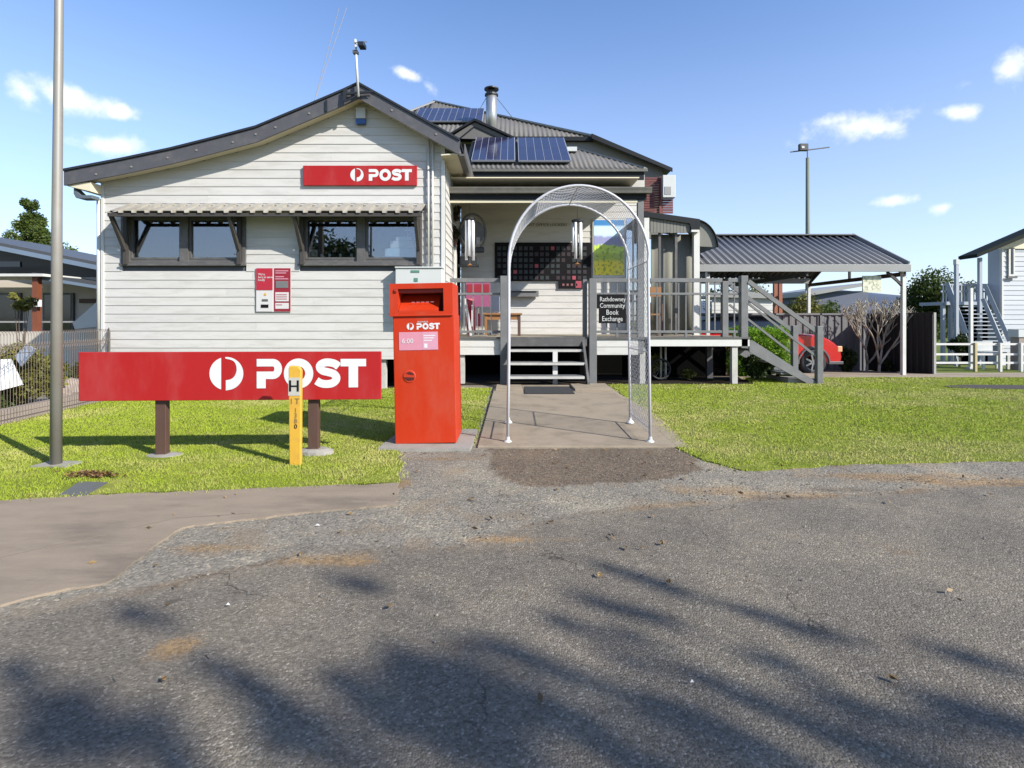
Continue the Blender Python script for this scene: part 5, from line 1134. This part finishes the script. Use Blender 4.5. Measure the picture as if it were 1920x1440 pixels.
for k in range(5):
    for i in range(n_): b_.f.append((k*n_+i, k*n_+(i+1) % n_, (k+1)*n_+(i+1) % n_, (k+1)*n_+i))
b_.f += [tuple(range(n_)), tuple(range(6*n_-1, 5*n_-1, -1))]; cb_ = b_.build('body', m_car, car)
MB().prism(cs_([(1.0,.98),(1.5,1.36),(1.9,1.42),(2.9,1.40),(3.3,1.28),(3.5,1.0)]), lambda a, b: (a, cy0+.08+(b-gz_-.98)*.35, b), lambda a, b: (a, cy1-.08-(b-gz_-.98)*.35, b)).build('cabin', m_carglass, car)
MB().prism(cs_([(1.5,1.37),(1.9,1.44),(2.9,1.42),(3.25,1.31),(2.9,1.39),(1.9,1.41)]), lambda a, b: (a, cy0+.22, b), lambda a, b: (a, cy1-.22, b)).build('roof_panel', m_black, car)
for wx in (.70, 2.94):
    for wy, sgn in ((cy0+.0, -1), (cy1-.2, 1)):
        cx = fx_-wx; cz = gz_+.315
        w_ = MB(); prw = [(.20, 0), (.295, 0), (.315, .04), (.315, .16), (.295, .2), (.20, .2)]
        vs = []; 
        for (r_, q) in prw: vs += [(cx+r_*math.cos(2*math.pi*j/24), wy+q, cz+r_*math.sin(2*math.pi*j/24)) for j in range(24)]
        w_.add(vs, [(i*24+j, i*24+(j+1) % 24, ((i+1) % 6)*24+(j+1) % 24, ((i+1) % 6)*24+j) for i in range(6) for j in range(24)])
        wo2 = w_.build('wheel', m_rubber, car, smooth=True)
        rm = MB(); rm.tube([(cx, wy+.03, cz), (cx, wy+.1, cz)], .05, 12)
        for k in range(7): a = 2*math.pi*k/7; rm.beam((cx, wy+.04, cz), (cx+.19*math.cos(a), wy+.03, cz+.19*math.sin(a)), .035, .04)
        rm.tube([(cx+.195*math.cos(a), wy+.04, cz+.195*math.sin(a)) for a in np.linspace(0, 2*math.pi, 25)], .016, 6, cap=False); rm.build('rim', m_chrome, wo2)
    arc = [(fx_-wx+.37*math.cos(a), cy0-.004, gz_+.30+.37*math.sin(a)) for a in np.linspace(-.05, math.pi+.05, 16)]
    MB().tube(arc, .030, 6).build('arch_trim', m_barge, car)
bx('headlight', M('amber_lens', (.85,.45,.25), .2), car, fx_-.14, fx_-.02, cy0-.008, cy0+.12, gz_+.56, gz_+.70, bevel=.02); bx('bumper_trim', m_barge, car, fx_-.35, fx_-.0, cy0-.01, cy1+.01, gz_+.27, gz_+.34, bevel=.01)
# steel fences round the yard
m_fence2 = M('grey_steel_fence', (.19,.19,.20), .55, .08, 3, rnd=.06)
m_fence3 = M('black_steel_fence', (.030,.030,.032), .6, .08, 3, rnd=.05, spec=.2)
def panel_fence(label, a, b, z1, n, group, fm=None):
    a = Vector((*a, 0)); b = Vector((*b, 0)); t = thing('steel_fence', label, 'fence', (a.x, a.y, zf(a.y)), group); d = (b-a)/n; first = None
    u = d.normalized(); nn = Vector((-u.y, u.x, 0))
    for i in range(n):
        p = a + d*i; zb = zf(p.y)-.03; L_ = d.length - .05; mb = MB(); pts = []
        k = 0; s_ = 0
        while s_ < L_: pts += [(s_, 0), (min(s_+.07, L_), 0), (min(s_+.09, L_), .025), (min(s_+.17, L_), .025)]; s_ += .19
        pts.append((L_, 0)); vs = []
        for s_, o_ in pts: q = p + u*(s_+.025) + nn*o_; vs += [(q.x, q.y, zb), (q.x, q.y, z1-.03)]
        mb.add(vs, [(2*i_, 2*i_+2, 2*i_+3, 2*i_+1) for i_ in range(len(pts)-1)]); o = mb.build('fence_panel', fm, t); o.modifiers.new('thickness', 'SOLIDIFY').thickness = .004
        MB().beam(p + Vector((0,0,z1-.02)), p + d + Vector((0,0,z1-.02)), .05, .05).build('top_rail', m_capit if group == 'x' else fm, t)
        mbp = MB().beam(p + Vector((0,0,zb)), p + Vector((0,0,z1)), .05, .05).build('post', m_capit if i == 0 else fm, t)
    return t
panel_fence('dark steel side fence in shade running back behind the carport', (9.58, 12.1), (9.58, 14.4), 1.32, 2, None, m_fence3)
panel_fence('grey ribbed steel back fence behind the bare tree', (3.4, 14.45), (9.60, 14.45), 1.33, 5, None, m_fence2)
# leafless frangipani, two trunks
def bare_tree(name, label, x, y, seed):
    rnd = random.Random(seed); z0 = zf(y); t = thing(name, label, 'tree', (x, y, z0), 'leafless trees under the carport'); mb = MB(); tips = []
    def grow(p, d, l, r, k):
        q = p + d*l; mid = (p+q)/2 + Vector((rnd.uniform(-1,1), rnd.uniform(-1,1), 0))*l*.06
        mb.tube([p, mid, q], r, 6, r*.8)
        if k == 0: tips.append(q); return
        for i in range(2 if rnd.random() < .62 else 3):
            a = rnd.uniform(0, 6.28); nd = (d + Vector((math.cos(a), math.sin(a)*.7, .25))*(rnd.uniform(.5, .85) if k == 5 else rnd.uniform(.22, .48))); nd.normalize()
            grow(q, nd, (l*1.6 if k == 5 else l*rnd.uniform(.70, .95)), r*.70, k-1)
    grow(Vector((x, y, z0-.05)), Vector((.05, 0, 1)).normalized(), .26, .042, 5)
    mb.build('trunk', m_pale, t, smooth=True); tw = MB()
    for q in tips:
        for _ in range(2): tw.tube([q, q + Vector((rnd.uniform(-.12,.12), rnd.uniform(-.1,.1), rnd.uniform(.05,.2)))], .010, 4, .006)
    tag(tw.build('twigs', m_pale, t), kind='stuff'); return t
bare_tree('frangipani_tree', 'left leafless pale frangipani in front of the grey fence', PX(1625,13.6), 13.6, 5)
bare_tree('frangipani_tree', 'right leafless pale frangipani closest to the carport post', PX(1648,13.2), 13.2, 12)
shrub('garden_shrub', 'dark green shrub at the front bumper of the red car', (PX(1588,13.6), 13.6, .22), .42, 2600, .045, m_leafd, (.6,.5,1.1))
shrub('garden_shrub', 'small dark pot plant at the foot of the dark side fence', (PX(1668,13.4), 13.4, -.02), .20, 500, .04, m_leafd)
# yard beyond: neighbour shed, trees, utility pole, hills
sd_ = thing('garden_shed', 'low white boarded shed wall seen through the side stair rails', 'shed', (PX(1410,18), 18, -.3))
for i in range(4): bx('wall_board', m_white, sd_, PX(1335,18), PX(1456,18), 18-.012*(i % 2), 18.05, PZ(590,18)+i*.155, PZ(590,18)+i*.155+.15)
bx('shed_base', m_dark, sd_, PX(1335,18), PX(1456,18), 18.0, 18.06, -.3, PZ(590,18)-.002)
MB().py([(PX(1330,17.9), PZ(553,17.9)), (PX(1395,17.9), PZ(545,17.9)), (PX(1460,17.9), PZ(556,17.9)), (PX(1460,17.9), PZ(560,17.9)), (PX(1330,17.9), PZ(557,17.9))], 17.85, 19.5).build('roof', m_gutter, sd_)
MB().py([(PX(1510,24), PZ(548,24)), (PX(1640,24), PZ(528,24)), (PX(1640,24), PZ(533,24)), (PX(1510,24), PZ(556,24))], 24, 30).build('far_roof', m_gutter, tagx := thing('far_house', 'pale low roof of a far house beyond the back fence', 'house', (PX(1570,24), 24, -.3)))
bx('far_wall', M('far_blue_wall', (.13,.15,.21), .8), tagx, PX(1520,24), PX(1636,24), 24.3, 29, -.3, PZ(545,24))
bx('white_column', m_white, tagx, PX(1512,22), PX(1520,22), 22, 22.2, -.3, PZ(545,22))
for i, (x, y, h, cr, n, lb, mt) in enumerate([(PX(1500,21), 21, 2.6, 1.15, 5200, 'olive bushy tree left of the far house beyond the fence', m_leafy), (PX(1553,22), 22, 2.35, .95, 4200, 'green rounded tree in front of the far house roof', m_leaf), (PX(1415,24), 24, 3.0, 1.2, 3800, 'yellow green tree behind the white shed', m_leafy), (PX(1360,23), 23, 3.2, 1.3, 4200, 'dark tree behind the left end of the carport', m_leafd),
      (PX(1738,20), 20, 3.25, 1.45, 9500, 'dense green and ochre tree right of the carport post', m_leaf), (PX(1790,26), 26, 3.7, 1.0, 2600, 'airy pale tree top behind the neighbour stairs', m_leaf), (PX(1700,27), 27, 2.6, 1.2, 3200, 'low dark tree behind the carport post', m_leafd)]):
    tree('yard_tree', lb, x, y, h, cr, n, .06, mt, nc=18, group='trees beyond the back fence', tr=.10, sq=(1,.8,1))
up_ = thing('utility_pole', 'tall green grey timber utility pole behind the carport roof', 'utility pole', (PX(1514,25), 25, -.3))
MB().tube([(PX(1515,25), 25, -.3), (PX(1514.5,25), 25, PZ(296,25))], .12, 10, .085).build('shaft', M('pole_timber', (.20,.235,.19), .7, .15, 3), up_, smooth=True)
MB().tube([(PX(1514,25), 25, PZ(300,25)), (PX(1514,25), 25, PZ(281,25))], .03, 6).build('spigot', m_dgrey, up_)
MB().tube([(PX(1482,25), 25, PZ(285,25)), (PX(1516,25), 25, PZ(281,25)), (PX(1555,25), 25, PZ(276,25))], .03, 6).build('cross_arm', m_dgrey, up_)
fl_ = bx('floodlight', m_black, up_, PX(1498,24.9), PX(1514,24.9), 24.8, 25.0, PZ(283,24.9), PZ(270,24.9), bevel=.02); bx('lens', m_plast, fl_, PX(1503,24.8), PX(1508,24.8), 24.78, 24.795, PZ(278,24.8), PZ(274,24.8))
# hills
V = []; Fh = []
nx = 120
for j, (dist, hs) in enumerate(((700, 0), (900, 30), (1200, 62), (1700, 0))):
    for i in range(nx):
        x = -1500 + i*30; hgt = hs*(.55 + .6*vnoise(np.array([x]), np.array([j*3.0]), .0042)[0] + .25*vnoise(np.array([x]), np.array([9.]), .016)[0]) if hs else -2
        if hs: hgt *= (.55 + .55*math.exp(-((x-820)/420)**2))
        V.append((x, dist, hgt))
for j in range(3):
    for i in range(nx-1): a = j*nx+i; Fh.append((a, a+1, a+nx+1, a+nx))
hl = MB(); hl.v = V; hl.f = Fh; tag(hl.build('hills', M('hazy_blue_bush', (.075,.105,.165), .95, .25, .02), smooth=True, origin=(0,0,0)), kind='structure')  # distance haze is put into the blue of the hill colour
# ================================================================== RIGHT NEIGHBOUR
m_nb = M('neighbour_board', (.55,.58,.62), .6, .06, 2, rnd=.04); m_nbd = M('neighbour_trim', (.42,.46,.52), .6, .06, 2)
DN = 16.0
nh = thing('stilt_house', 'pale raised weatherboard house with external stairs at the right edge', 'house', (PX(1880,DN), DN, -.3))
for i in range(26):
    z = -.28 + i*.145
    if z > PZ(468,DN): break
    MB().px([(DN-.012, z), (DN+.004, z+.147), (DN+.03, z+.147), (DN+.03, z)], PX(1879,DN), PX(2050,DN)).build('weatherboard', m_nb, nh)
bx('corner_board', m_white, nh, PX(1877,DN), PX(1880,DN), DN-.03, DN+.05, -.3, PZ(466,DN)); bx('wall', m_nb, nh, PX(1880,DN), PX(2050,DN), DN+.04, 16.5, -.3, PZ(462,DN))
wn = bx('window', m_white, nh, PX(1889,DN), PX(1900,DN), DN-.05, DN-.015, PZ(518,DN), PZ(465,DN)); bx('pane', m_carglass, wn, PX(1893,DN), PX(1897,DN), DN-.06, DN-.052, PZ(514,DN), PZ(467,DN)); bx('sill', m_dgrey, wn, PX(1884,DN), PX(1902,DN), DN-.10, DN-.052, PZ(522,DN), PZ(518.5,DN))
m_gr = M('green_roof', (.018,.024,.020), .7, spec=.1)
MB().py([(PX(1832,15.4), PZ(476,15.4)), (PX(2060,15.4), PZ(378,15.4)), (PX(2060,15.4), PZ(387,15.4)), (PX(1832,15.4), PZ(483,15.4))], 15.4, 16.05).build('roof', m_gr, nh)
MB().py([(PX(1900,15.45), PZ(456,15.45)), (PX(2060,15.45), PZ(392,15.45)), (PX(2060,15.45), PZ(462,15.45)), (PX(1900,15.45), PZ(462,15.45))], 15.95, 15.98).build('gable_infill', m_cream, nh)
for x0, x1, y0, y1_, d in ((1837,1842,483,700,16),(1860,1868,483,530,17.5),(1865,1871,470,700,16.5),(1793,1798,487,700,15.6)): bx('verandah_post', m_nbd, nh, PX(x0,d), PX(x1,d), d, d+.09, -.3, PZ(y0,d))
bx('post_cap', m_plast, nh, PX(1792.5,15.6), PX(1798.5,15.6), 15.59, 15.70, PZ(496,15.6), PZ(486,15.6))
bx('deck', m_nbd, nh, PX(1765,16.5), PX(1879,16.5), 16.3, 17.4, PZ(572,16.5), PZ(566,16.5))
for yy in (532, 545): bx('rail', m_nbd, nh, PX(1765,16.5), PX(1879,16.5), 16.5, 16.55, PZ(yy+3,16.5), PZ(yy,16.5))
bb = None
for i in range(20):
    xx = PX(1768+i*5.7,16.5)
    if bb is None: bb = bx('baluster', m_nbd, nh, xx, xx+.035, 16.5, 16.53, PZ(566,16.5), PZ(535,16.5)); bx0 = xx
    else: inst(bb, nh, (xx-bx0, 0, 0))
for (xa, ya, xb, yb, d) in ((1776,530,1812,625,16.2),(1778,548,1816,648,16.2),(1846,533,1893,640,15.6),(1843,560,1880,648,15.6)):
    MB().beam((PX(xa,d), d, PZ(ya,d)), (PX(xb,d-.4), d-.4, PZ(yb,d-.4)), .05, .10).build('stair_rail', m_nbd, nh)
for i in range(11):
    t_ = i/10; bx('tread', m_nbd, nh, PX(1800+t_*14,16.2), PX(1848+t_*30,16.2), 16.1-i*.05, 16.35-i*.05, PZ(574+i*7,16.2)-.03, PZ(574+i*7,16.2))
bx('under_floor', m_dark, nh, PX(1800,17.6), PX(1890,17.6), 17.5, 17.6, -.3, PZ(575,17.6))
for xq in (1768, 1782, 1890, 1902): bx('stump', m_nbd, nh, PX(xq,16.4), PX(xq+5,16.4), 16.4, 16.5, -.3, PZ(566,16.4))
wf = thing('white_rail_fence', 'low white three rail fence in front of the stilt house', 'fence', (PX(1830,13.6), 13.6, zf(13.6)))
for yy in (645, 664, 680): bx('rail', m_white, wf, PX(1749,13.5), PX(1960,13.5), 13.5, 13.54, PZ(yy+2.2,13.5), PZ(yy-1.5,13.5))
for xq, mt in ((1830, M('faded_yellow', (.55,.47,.25), .7)), (1877, m_white), (1916, m_white), (1751, m_capit)): bx('post', mt, wf, PX(xq,13.4), PX(xq+4,13.4), 13.42, 13.49, zf(13.4), PZ(643,13.4))
tr2 = thing('slender_post', 'slim white post standing behind the low white fence', 'post', (PX(1823,14.2), 14.2, zf(14.2)))
bx('shaft', m_white, tr2, PX(1820,14.2), PX(1825,14.2), 14.2, 14.27, zf(14.2), PZ(540,14.2)); bx('foot', m_white, tr2, PX(1817,14.2), PX(1828,14.2), 14.17, 14.3, zf(14.2), zf(14.2)+.12)
gbn = thing('garden_bench', 'white garden bench behind the low white fence', 'bench', (PX(1860,14.4), 14.4, zf(14.4)))
bx('seat', m_plast, gbn, PX(1835,14.4), PX(1890,14.4), 14.3, 14.7, .24, .29); bx('backrest', m_plast, gbn, PX(1842,14.4), PX(1880,14.4), 14.7, 14.74, .30, .56)
for xq in (1838, 1884):
    for yq in (14.32, 14.64): bx('leg', m_plast, gbn, PX(xq,14.4), PX(xq+4,14.4), yq, yq+.05, zf(14.4), .24)
shrub('garden_shrub', 'green plant under the neighbour stairs', (PX(1800,15.3), 15.3, .42), .42, 1800, .05, m_leafd, (.9,.6,1))
ltn = thing('stone_pillar', 'small pale pillar with cap at the right edge behind the white fence', 'pillar', (PX(1917,13.9), 13.9, zf(13.9)))
bx('shaft', m_rock, ltn, PX(1911,13.9), PX(1930,13.9), 13.9, 14.15, zf(13.9), PZ(632,13.9)); bx('cap', m_plast, ltn, PX(1908,13.9), PX(1933,13.9), 13.87, 14.18, PZ(632,13.9), PZ(618,13.9))
# ================================================================== LEFT NEIGHBOUR
DL = 13.0
ln_ = thing('left_house', 'low modern house with stepped skillion roofs at the left edge', 'house', (PX(80,DL), DL, 0))
m_bluef = M('blue_steel_fascia', (.22,.29,.38), .4, .05, 2, metal=.2)
def sl_roof(name, a, b, th, d0, d1, mat): return MB().py([(PX(a[0],d0), PZ(a[1],d0)), (PX(b[0],d0), PZ(b[1],d0)), (PX(b[0],d0), PZ(b[1],d0)-th), (PX(a[0],d0), PZ(a[1],d0)-th)], d0, d1).build(name, mat, ln_)
sl_roof('upper_roof', (-260,403), (215,498), .10, DL, 18, m_fence); sl_roof('upper_fascia', (-260,409), (215,504), .11, DL-.03, DL-.003, m_bluef)
sl_roof('lower_roof', (60,511), (215,536), .09, DL-.6, 17.0, m_fence); sl_roof('lower_fascia', (60,516), (215,541), .07, DL-.63, DL-.603, m_bluef)
MB().py([(PX(-200,14), PZ(415,14)), (PX(214,14), PZ(508,14)), (PX(214,14), PZ(530,14)), (PX(-200,14), PZ(530,14))], 14, 17.5).build('upper_wall', m_fence, ln_)
bx('patio_cover', m_white, ln_, PX(-200,DL-.9), PX(80,DL-.9), DL-.9, DL+.3, PZ(518,DL-.9), PZ(513,DL-.9))
m_lw = M('left_wall', (.66,.60,.52), .7, .06, 3)
bx('wall', m_lw, ln_, PX(-200,DL+.5), PX(215,DL+.5), DL+.5, 18, -.3, PZ(520,DL+.5)); bx('clerestory', m_carglass, ln_, PX(-100,DL+.4), PX(36,DL+.4), DL+.42, DL+.48, PZ(500,DL+.4), PZ(490,DL+.4))
for x0, x1 in ((-40,36),(78,135)):
    wn = bx('window', m_dgrey, ln_, PX(x0,DL+.4), PX(x1,DL+.4), DL+.43, DL+.495, PZ(640,DL+.4), PZ(549,DL+.4)); bx('pane', m_carglass, wn, PX(x0+4,DL+.4), PX(x1-4,DL+.4), DL+.42, DL+.428, PZ(636,DL+.4), PZ(553,DL+.4))
bx('plaque', m_brown, ln_, PX(145,DL+.4), PX(182,DL+.4), DL+.45, DL+.495, PZ(568,DL+.4), PZ(560,DL+.4))
bx('porch_post', M('rust_post', (.22,.065,.03), .6), ln_, PX(60,DL-.8), PX(70,DL-.8), DL-.8, DL-.68, -.1, PZ(519,DL-.8)); bx('wall_lamp', m_print, ln_, PX(63,DL-.9), PX(72,DL-.9), DL-.9, DL-.81, PZ(575,DL-.9), PZ(562,DL-.9))
for yy in (603,): bx('porch_rail', m_gutter, ln_, PX(-20,DL-.6), PX(150,DL-.6), DL-.6, DL-.55, PZ(605,DL-.6), PZ(602,DL-.6))
MB().py([(PX(136,11.5), PZ(606,11.5)), (PX(186,11.5), PZ(562,11.5)), (PX(186,11.5), PZ(612,11.5)), (PX(140,11.5), PZ(617,11.5))], 11.5, 11.6).build('sunlit_wall_triangle', m_white, ln_)  # white piece cut to the shape of the sunlit part of the wall
bx('lower_wall', m_lw, ln_, PX(-200,11.9), PX(215,11.9), 11.9, 12.2, -.3, PZ(622,11.9))
# woven wire fence running back from the street
fe = thing('woven_wire_fence', 'old rusty loop top wire fence along the left boundary', 'fence', (-5.5, 6.4, 0))
m_wire = M('rusted_wire', (.20,.155,.13), .6, .2, 20, metal=.3)
FA, FB, FC = Vector((-5.36, 4.6, 0)), Vector((-5.70, 7.55, 0)), Vector((-6.62, 8.75, 0))
def fence_run(A, B, sp):
    u = (B-A).normalized(); L_ = (B-A).length; n = int(L_/sp); first = None
    for i in range(n):
        p = A + u*(i*sp)
        if first is None:
            pts = [p + Vector((0,0,.0)), p + Vector((0,0,.97))] + [p + u*(sp*(1-math.cos(a))) + Vector((0,0,.97+.055*math.sin(a))) for a in np.linspace(.4, math.pi-.4, 5)] + [p + u*sp*2 + Vector((0,0,.97)), p + u*sp*2 + Vector((0,0,.80))]
            first = MB().tube(pts, .0027, 4).build('picket_wire', m_wire, fe)
        else: inst(first, fe, u*(i*sp))
    for z in (.06, .12, .78, .86): MB().tube([A + Vector((0,0,z)), B + Vector((0,0,z))], .0035, 4).build('line_wire', m_wire, fe)
    zz = MB()
    for i in range(n):
        p = A + u*(i*sp); zz.tube([p + Vector((0,0,.80)), p + u*sp + Vector((0,0,.90))], .0022, 3, cap=False); zz.tube([p + Vector((0,0,.90)), p + u*sp + Vector((0,0,.80))], .0022, 3, cap=False)
    zz.build('lattice_wire', m_wire, fe)
    for k in (0, 2, 4):
        p = A + u*min(L_, k*1.5); MB().tube([p - Vector((0,0,.05)), p + Vector((0,0,1.0))], .012, 8).build('post', m_galv, fe)
fence_run(FA, FB, .042); fence_run(FB, FC, .042)
MB().add([(-5.44,4.6,-.04),(-5.78,7.55,-.04),(-5.88,7.55,-.04),(-5.54,4.6,-.04),(-5.44,4.6,.16),(-5.78,7.55,.16),(-5.88,7.55,.16),(-5.54,4.6,.16)], [(0,3,2,1),(4,5,6,7),(0,1,5,4),(1,2,6,5),(2,3,7,6),(3,0,4,7)]).build('plinth', m_rock, fe)
sheet('garden_soil', [(-5.5, 4.0), (-5.9, 7.6), (-7.0, 9.5), (-14, 11.5), (-14, 4.0)], dirt_material('left_soil', (.12,.12,.05), (.16,.12,.08)), .0, .03)
shrub('boundary_shrub', 'olive and yellow shrub behind the wire fence', (-6.15, 6.75, .45), .55, 6500, .035, m_leafy, (.8,1,.9), nc=14)
shrub('boundary_shrub', 'dark green low shrub at the base of the wire fence', (-6.05, 6.2, .18), .38, 3600, .035, m_leaf, (.8,1,.7), nc=10)
shrub('boundary_shrub', 'grey green shrub between the pole and the sign', (-6.5, 7.9, .3), .5, 2600, .04, m_leaf, (.8,.8,.7), nc=9)
shrub('boundary_shrub', 'pale leafy sprig in front of the left house window', (PX(38,10.5), 10.5, PZ(566,10.5)), .28, 500, .05, m_leafy, (1,.8,.8))
for i, (x, y, r_, lb) in enumerate(((-6.3,7.55,.24,'large round beige rock behind the fence near the sign edge'), (-6.6,7.0,.2,'smaller beige rock left of the large one behind the fence'), (-5.95,5.95,.16,'pale low rock at the lower left behind the fence'))):
    bm = bmesh.new(); bmesh.ops.create_icosphere(bm, subdivisions=3, radius=r_)
    for v in bm.verts: v.co *= 1 + .25*(random.random()-.5)*.6; v.co.z *= .75; v.co += v.co.normalized()*math.sin(v.co.x*17+i)*.02
    me = bpy.data.meshes.new('garden_rock'); bm.to_mesh(me); bm.free(); me.materials.append(m_rock); o = bpy.data.objects.new('garden_rock', me); place(o, (x, y, r_*.6), None); tag(o, lb, 'rock', 'rocks behind the wire fence')
wp = thing('white_folding_sign', 'tilted white board with pale blue flap behind the wire fence', 'board', (-5.9, 5.95, .2))
MB().add([(-6.3,5.9,.68),(-5.80,6.15,.70),(-5.66,6.15,.40),(-6.2,5.85,.22),(-6.3,5.93,.68),(-5.80,6.18,.70),(-5.66,6.18,.40),(-6.2,5.88,.22)], [(0,1,2,3),(4,7,6,5),(0,4,5,1),(1,5,6,2),(2,6,7,3),(3,7,4,0)]).build('white_board', m_print, wp)
MB().add([(-5.88,6.3,.72),(-5.74,6.3,.86),(-5.62,6.3,.80),(-5.80,6.3,.60),(-5.88,6.32,.72),(-5.74,6.32,.86),(-5.62,6.32,.80),(-5.80,6.32,.60)], [(0,1,2,3),(4,7,6,5),(0,4,5,1),(1,5,6,2),(2,6,7,3),(3,7,4,0)]).build('blue_flap', m_pb, wp)
MB().tube([(-5.9, 6.1, 0), (-5.95, 6.05, .5)], .02, 6).build('support', m_galv, wp)
# bunya pine far left
bt = thing('bunya_pine', 'tall pine with bare-necked top behind the left house roof', 'tree', (PX(57,32), 32, -.3))
MB().tube([(PX(57,32), 32, -.3), (PX(57,32), 32, PZ(385,32))], .30, 8, .04).build('trunk', m_bark, bt)
cen = [(PX(57,32)+rg.uniform(-.35,.35), 32+rg.uniform(-.3,.3), PZ(386,32)+rg.uniform(-.3,.3)) for _ in range(7)]; rad = [.30]*7
for k in range(46):
    q = (k+.5)/46; zz = PZ(408+70*q, 32); wv_ = .30 + 1.25*q**.8; cen.append((PX(60,32)+rg.uniform(-1,1)*wv_, 32+rg.uniform(-1,1)*wv_*.7, zz)); rad.append(.50)
crown(bt, cen, rad, 24000, .075, m_leaf)
tree('background_tree', 'rounded green tree right of the pine behind the left house', PX(118,34), 34, PZ(452,34)+.3, 1.6, 4200, .10, m_leaf, group='trees behind the left house')
tree('background_tree', 'low brown green tree beside the cottage downpipe', PX(165,38), 38, PZ(476,38)+.3, 1.3, 2500, .10, m_leaf, group='trees behind the left house')
# ================================================================== ACROSS THE STREET (behind the camera; shade the road and show in the glass)
gt = thing('street_gum_tree', 'tall sparse gum tree across the street shading the road', 'tree', (13.0, -9.0, 0))
shade = [(475,1293,.07),(505,1308,.08),(535,1325,.07),(790,1255,.09),(830,1262,.12),(865,1272,.12),(815,1290,.12),(855,1300,.11),(780,1335,.12),(830,1342,.13),(880,1348,.11),(730,1345,.10),(625,1270,.05),(680,1300,.06),(400,1250,.05),(430,1268,.04),(30,1262,.07),(150,1350,.10),(200,1362,.09),(90,1370,.10),(260,1150,.05),(310,1165,.04),(650,1092,.045),(700,1100,.035),(800,1115,.045),(935,1215,.07),(965,1228,.05),
         (1150,1064,.05),(1180,1073,.055),(1220,1086,.05),(1255,1103,.045),(1125,1128,.06),(1165,1140,.055),(1210,1150,.05),(1245,1158,.05),(1385,1140,.05),(1420,1150,.045),(1470,1166,.05),(1510,1178,.05),(1555,1191,.05),(1060,1165,.05),(1095,1178,.045),(1185,1190,.05),(1215,1200,.04),(985,1227,.06),(1030,1248,.06),(1065,1262,.05),(1185,1235,.05),(1435,1235,.05),(1470,1243,.04),(1000,1310,.08),(1050,1335,.09),(1090,1352,.08),(1320,1268,.06),(1355,1285,.06),(1395,1306,.07),(1210,1300,.05),(1240,1315,.05),(1575,1312,.06),(1610,1325,.06),(1805,1228,.05),(1850,1240,.045),(1895,1251,.05),(1835,1342,.09),(1890,1352,.09),(1760,1362,.07),(560,1380,.12),(900,1390,.14),(1150,1400,.12),(1400,1400,.12),(300,1395,.10),(1650,1400,.12)]
cen, rad = [], []; mb = MB()
for i, (xp, yp, r_) in enumerate(shade):
    gx, gy = G(xp, yp); hgt = 6.4 + (i*37 % 10)*.12; t_ = hgt/1.13; c = (gx + 1.40*t_, gy - t_, hgt)
    cen.append(c); rad.append((r_*1.15, r_*1.0, r_*1.9))
    if i % 2 == 0: mb.tube([(9.0, -5.0, 4.9), ((c[0]+9)/2, (c[1]-5)/2, (c[2]+5.6)/2), c], .014, 5, .005)
mb.tube([(13.0, -9.0, -.05), (11.8, -7.8, 2.4), (9.8, -5.8, 4.2), (9.0, -5.0, 5.0)], .22, 10, .09)
mb.build('trunk', m_bark, gt, smooth=True)
V, F, t = leaves(cen, rad, 3800, .046, 3.0, .15); bulk('crown', V, F, m_leafd, gt, t, org=(9, -5, 6))
tree('street_tree', 'dark rounded tree across the street', -8.6, -7.0, 5.4, 2.5, 9000, .11, m_leafd, nc=20, group='trees across the street', base=0, tr=.2)
tree('street_tree', 'second dark tree farther along across the street', -12.8, -9.5, 4.6, 2.2, 5000, .12, m_leafd, nc=14, group='trees across the street', base=0, tr=.2)
ep = thing('street_power_pole', 'timber power pole with wires across the street', 'utility pole', (-8.0, -4.6, 0))
MB().tube([(-8.0, -4.6, 0), (-8.0, -4.6, 8.2)], .14, 10, .10).build('shaft', m_bark, ep); bx('cross_arm', m_bark, ep, -9.2, -6.8, -4.66, -4.54, 7.6, 7.72)
for zz, yy in ((7.0, -4.6), (6.2, -4.6), (5.6, -4.5)): MB().tube([(x, yy, zz - .35 + .35*((x+8)/22.0)**2) for x in np.linspace(-30, 6.5, 16)], .012, 4).build('wire', m_black, ep)
for o in list(bpy.data.objects):
    if o.type == 'MESH' and o.parent is None and 'kind' not in o and 'label' not in o: print('UNTAGGED', o.name)
S.render.engine = 'CYCLES'
S.cycles.max_bounces = 8; S.cycles.transparent_max_bounces = 16
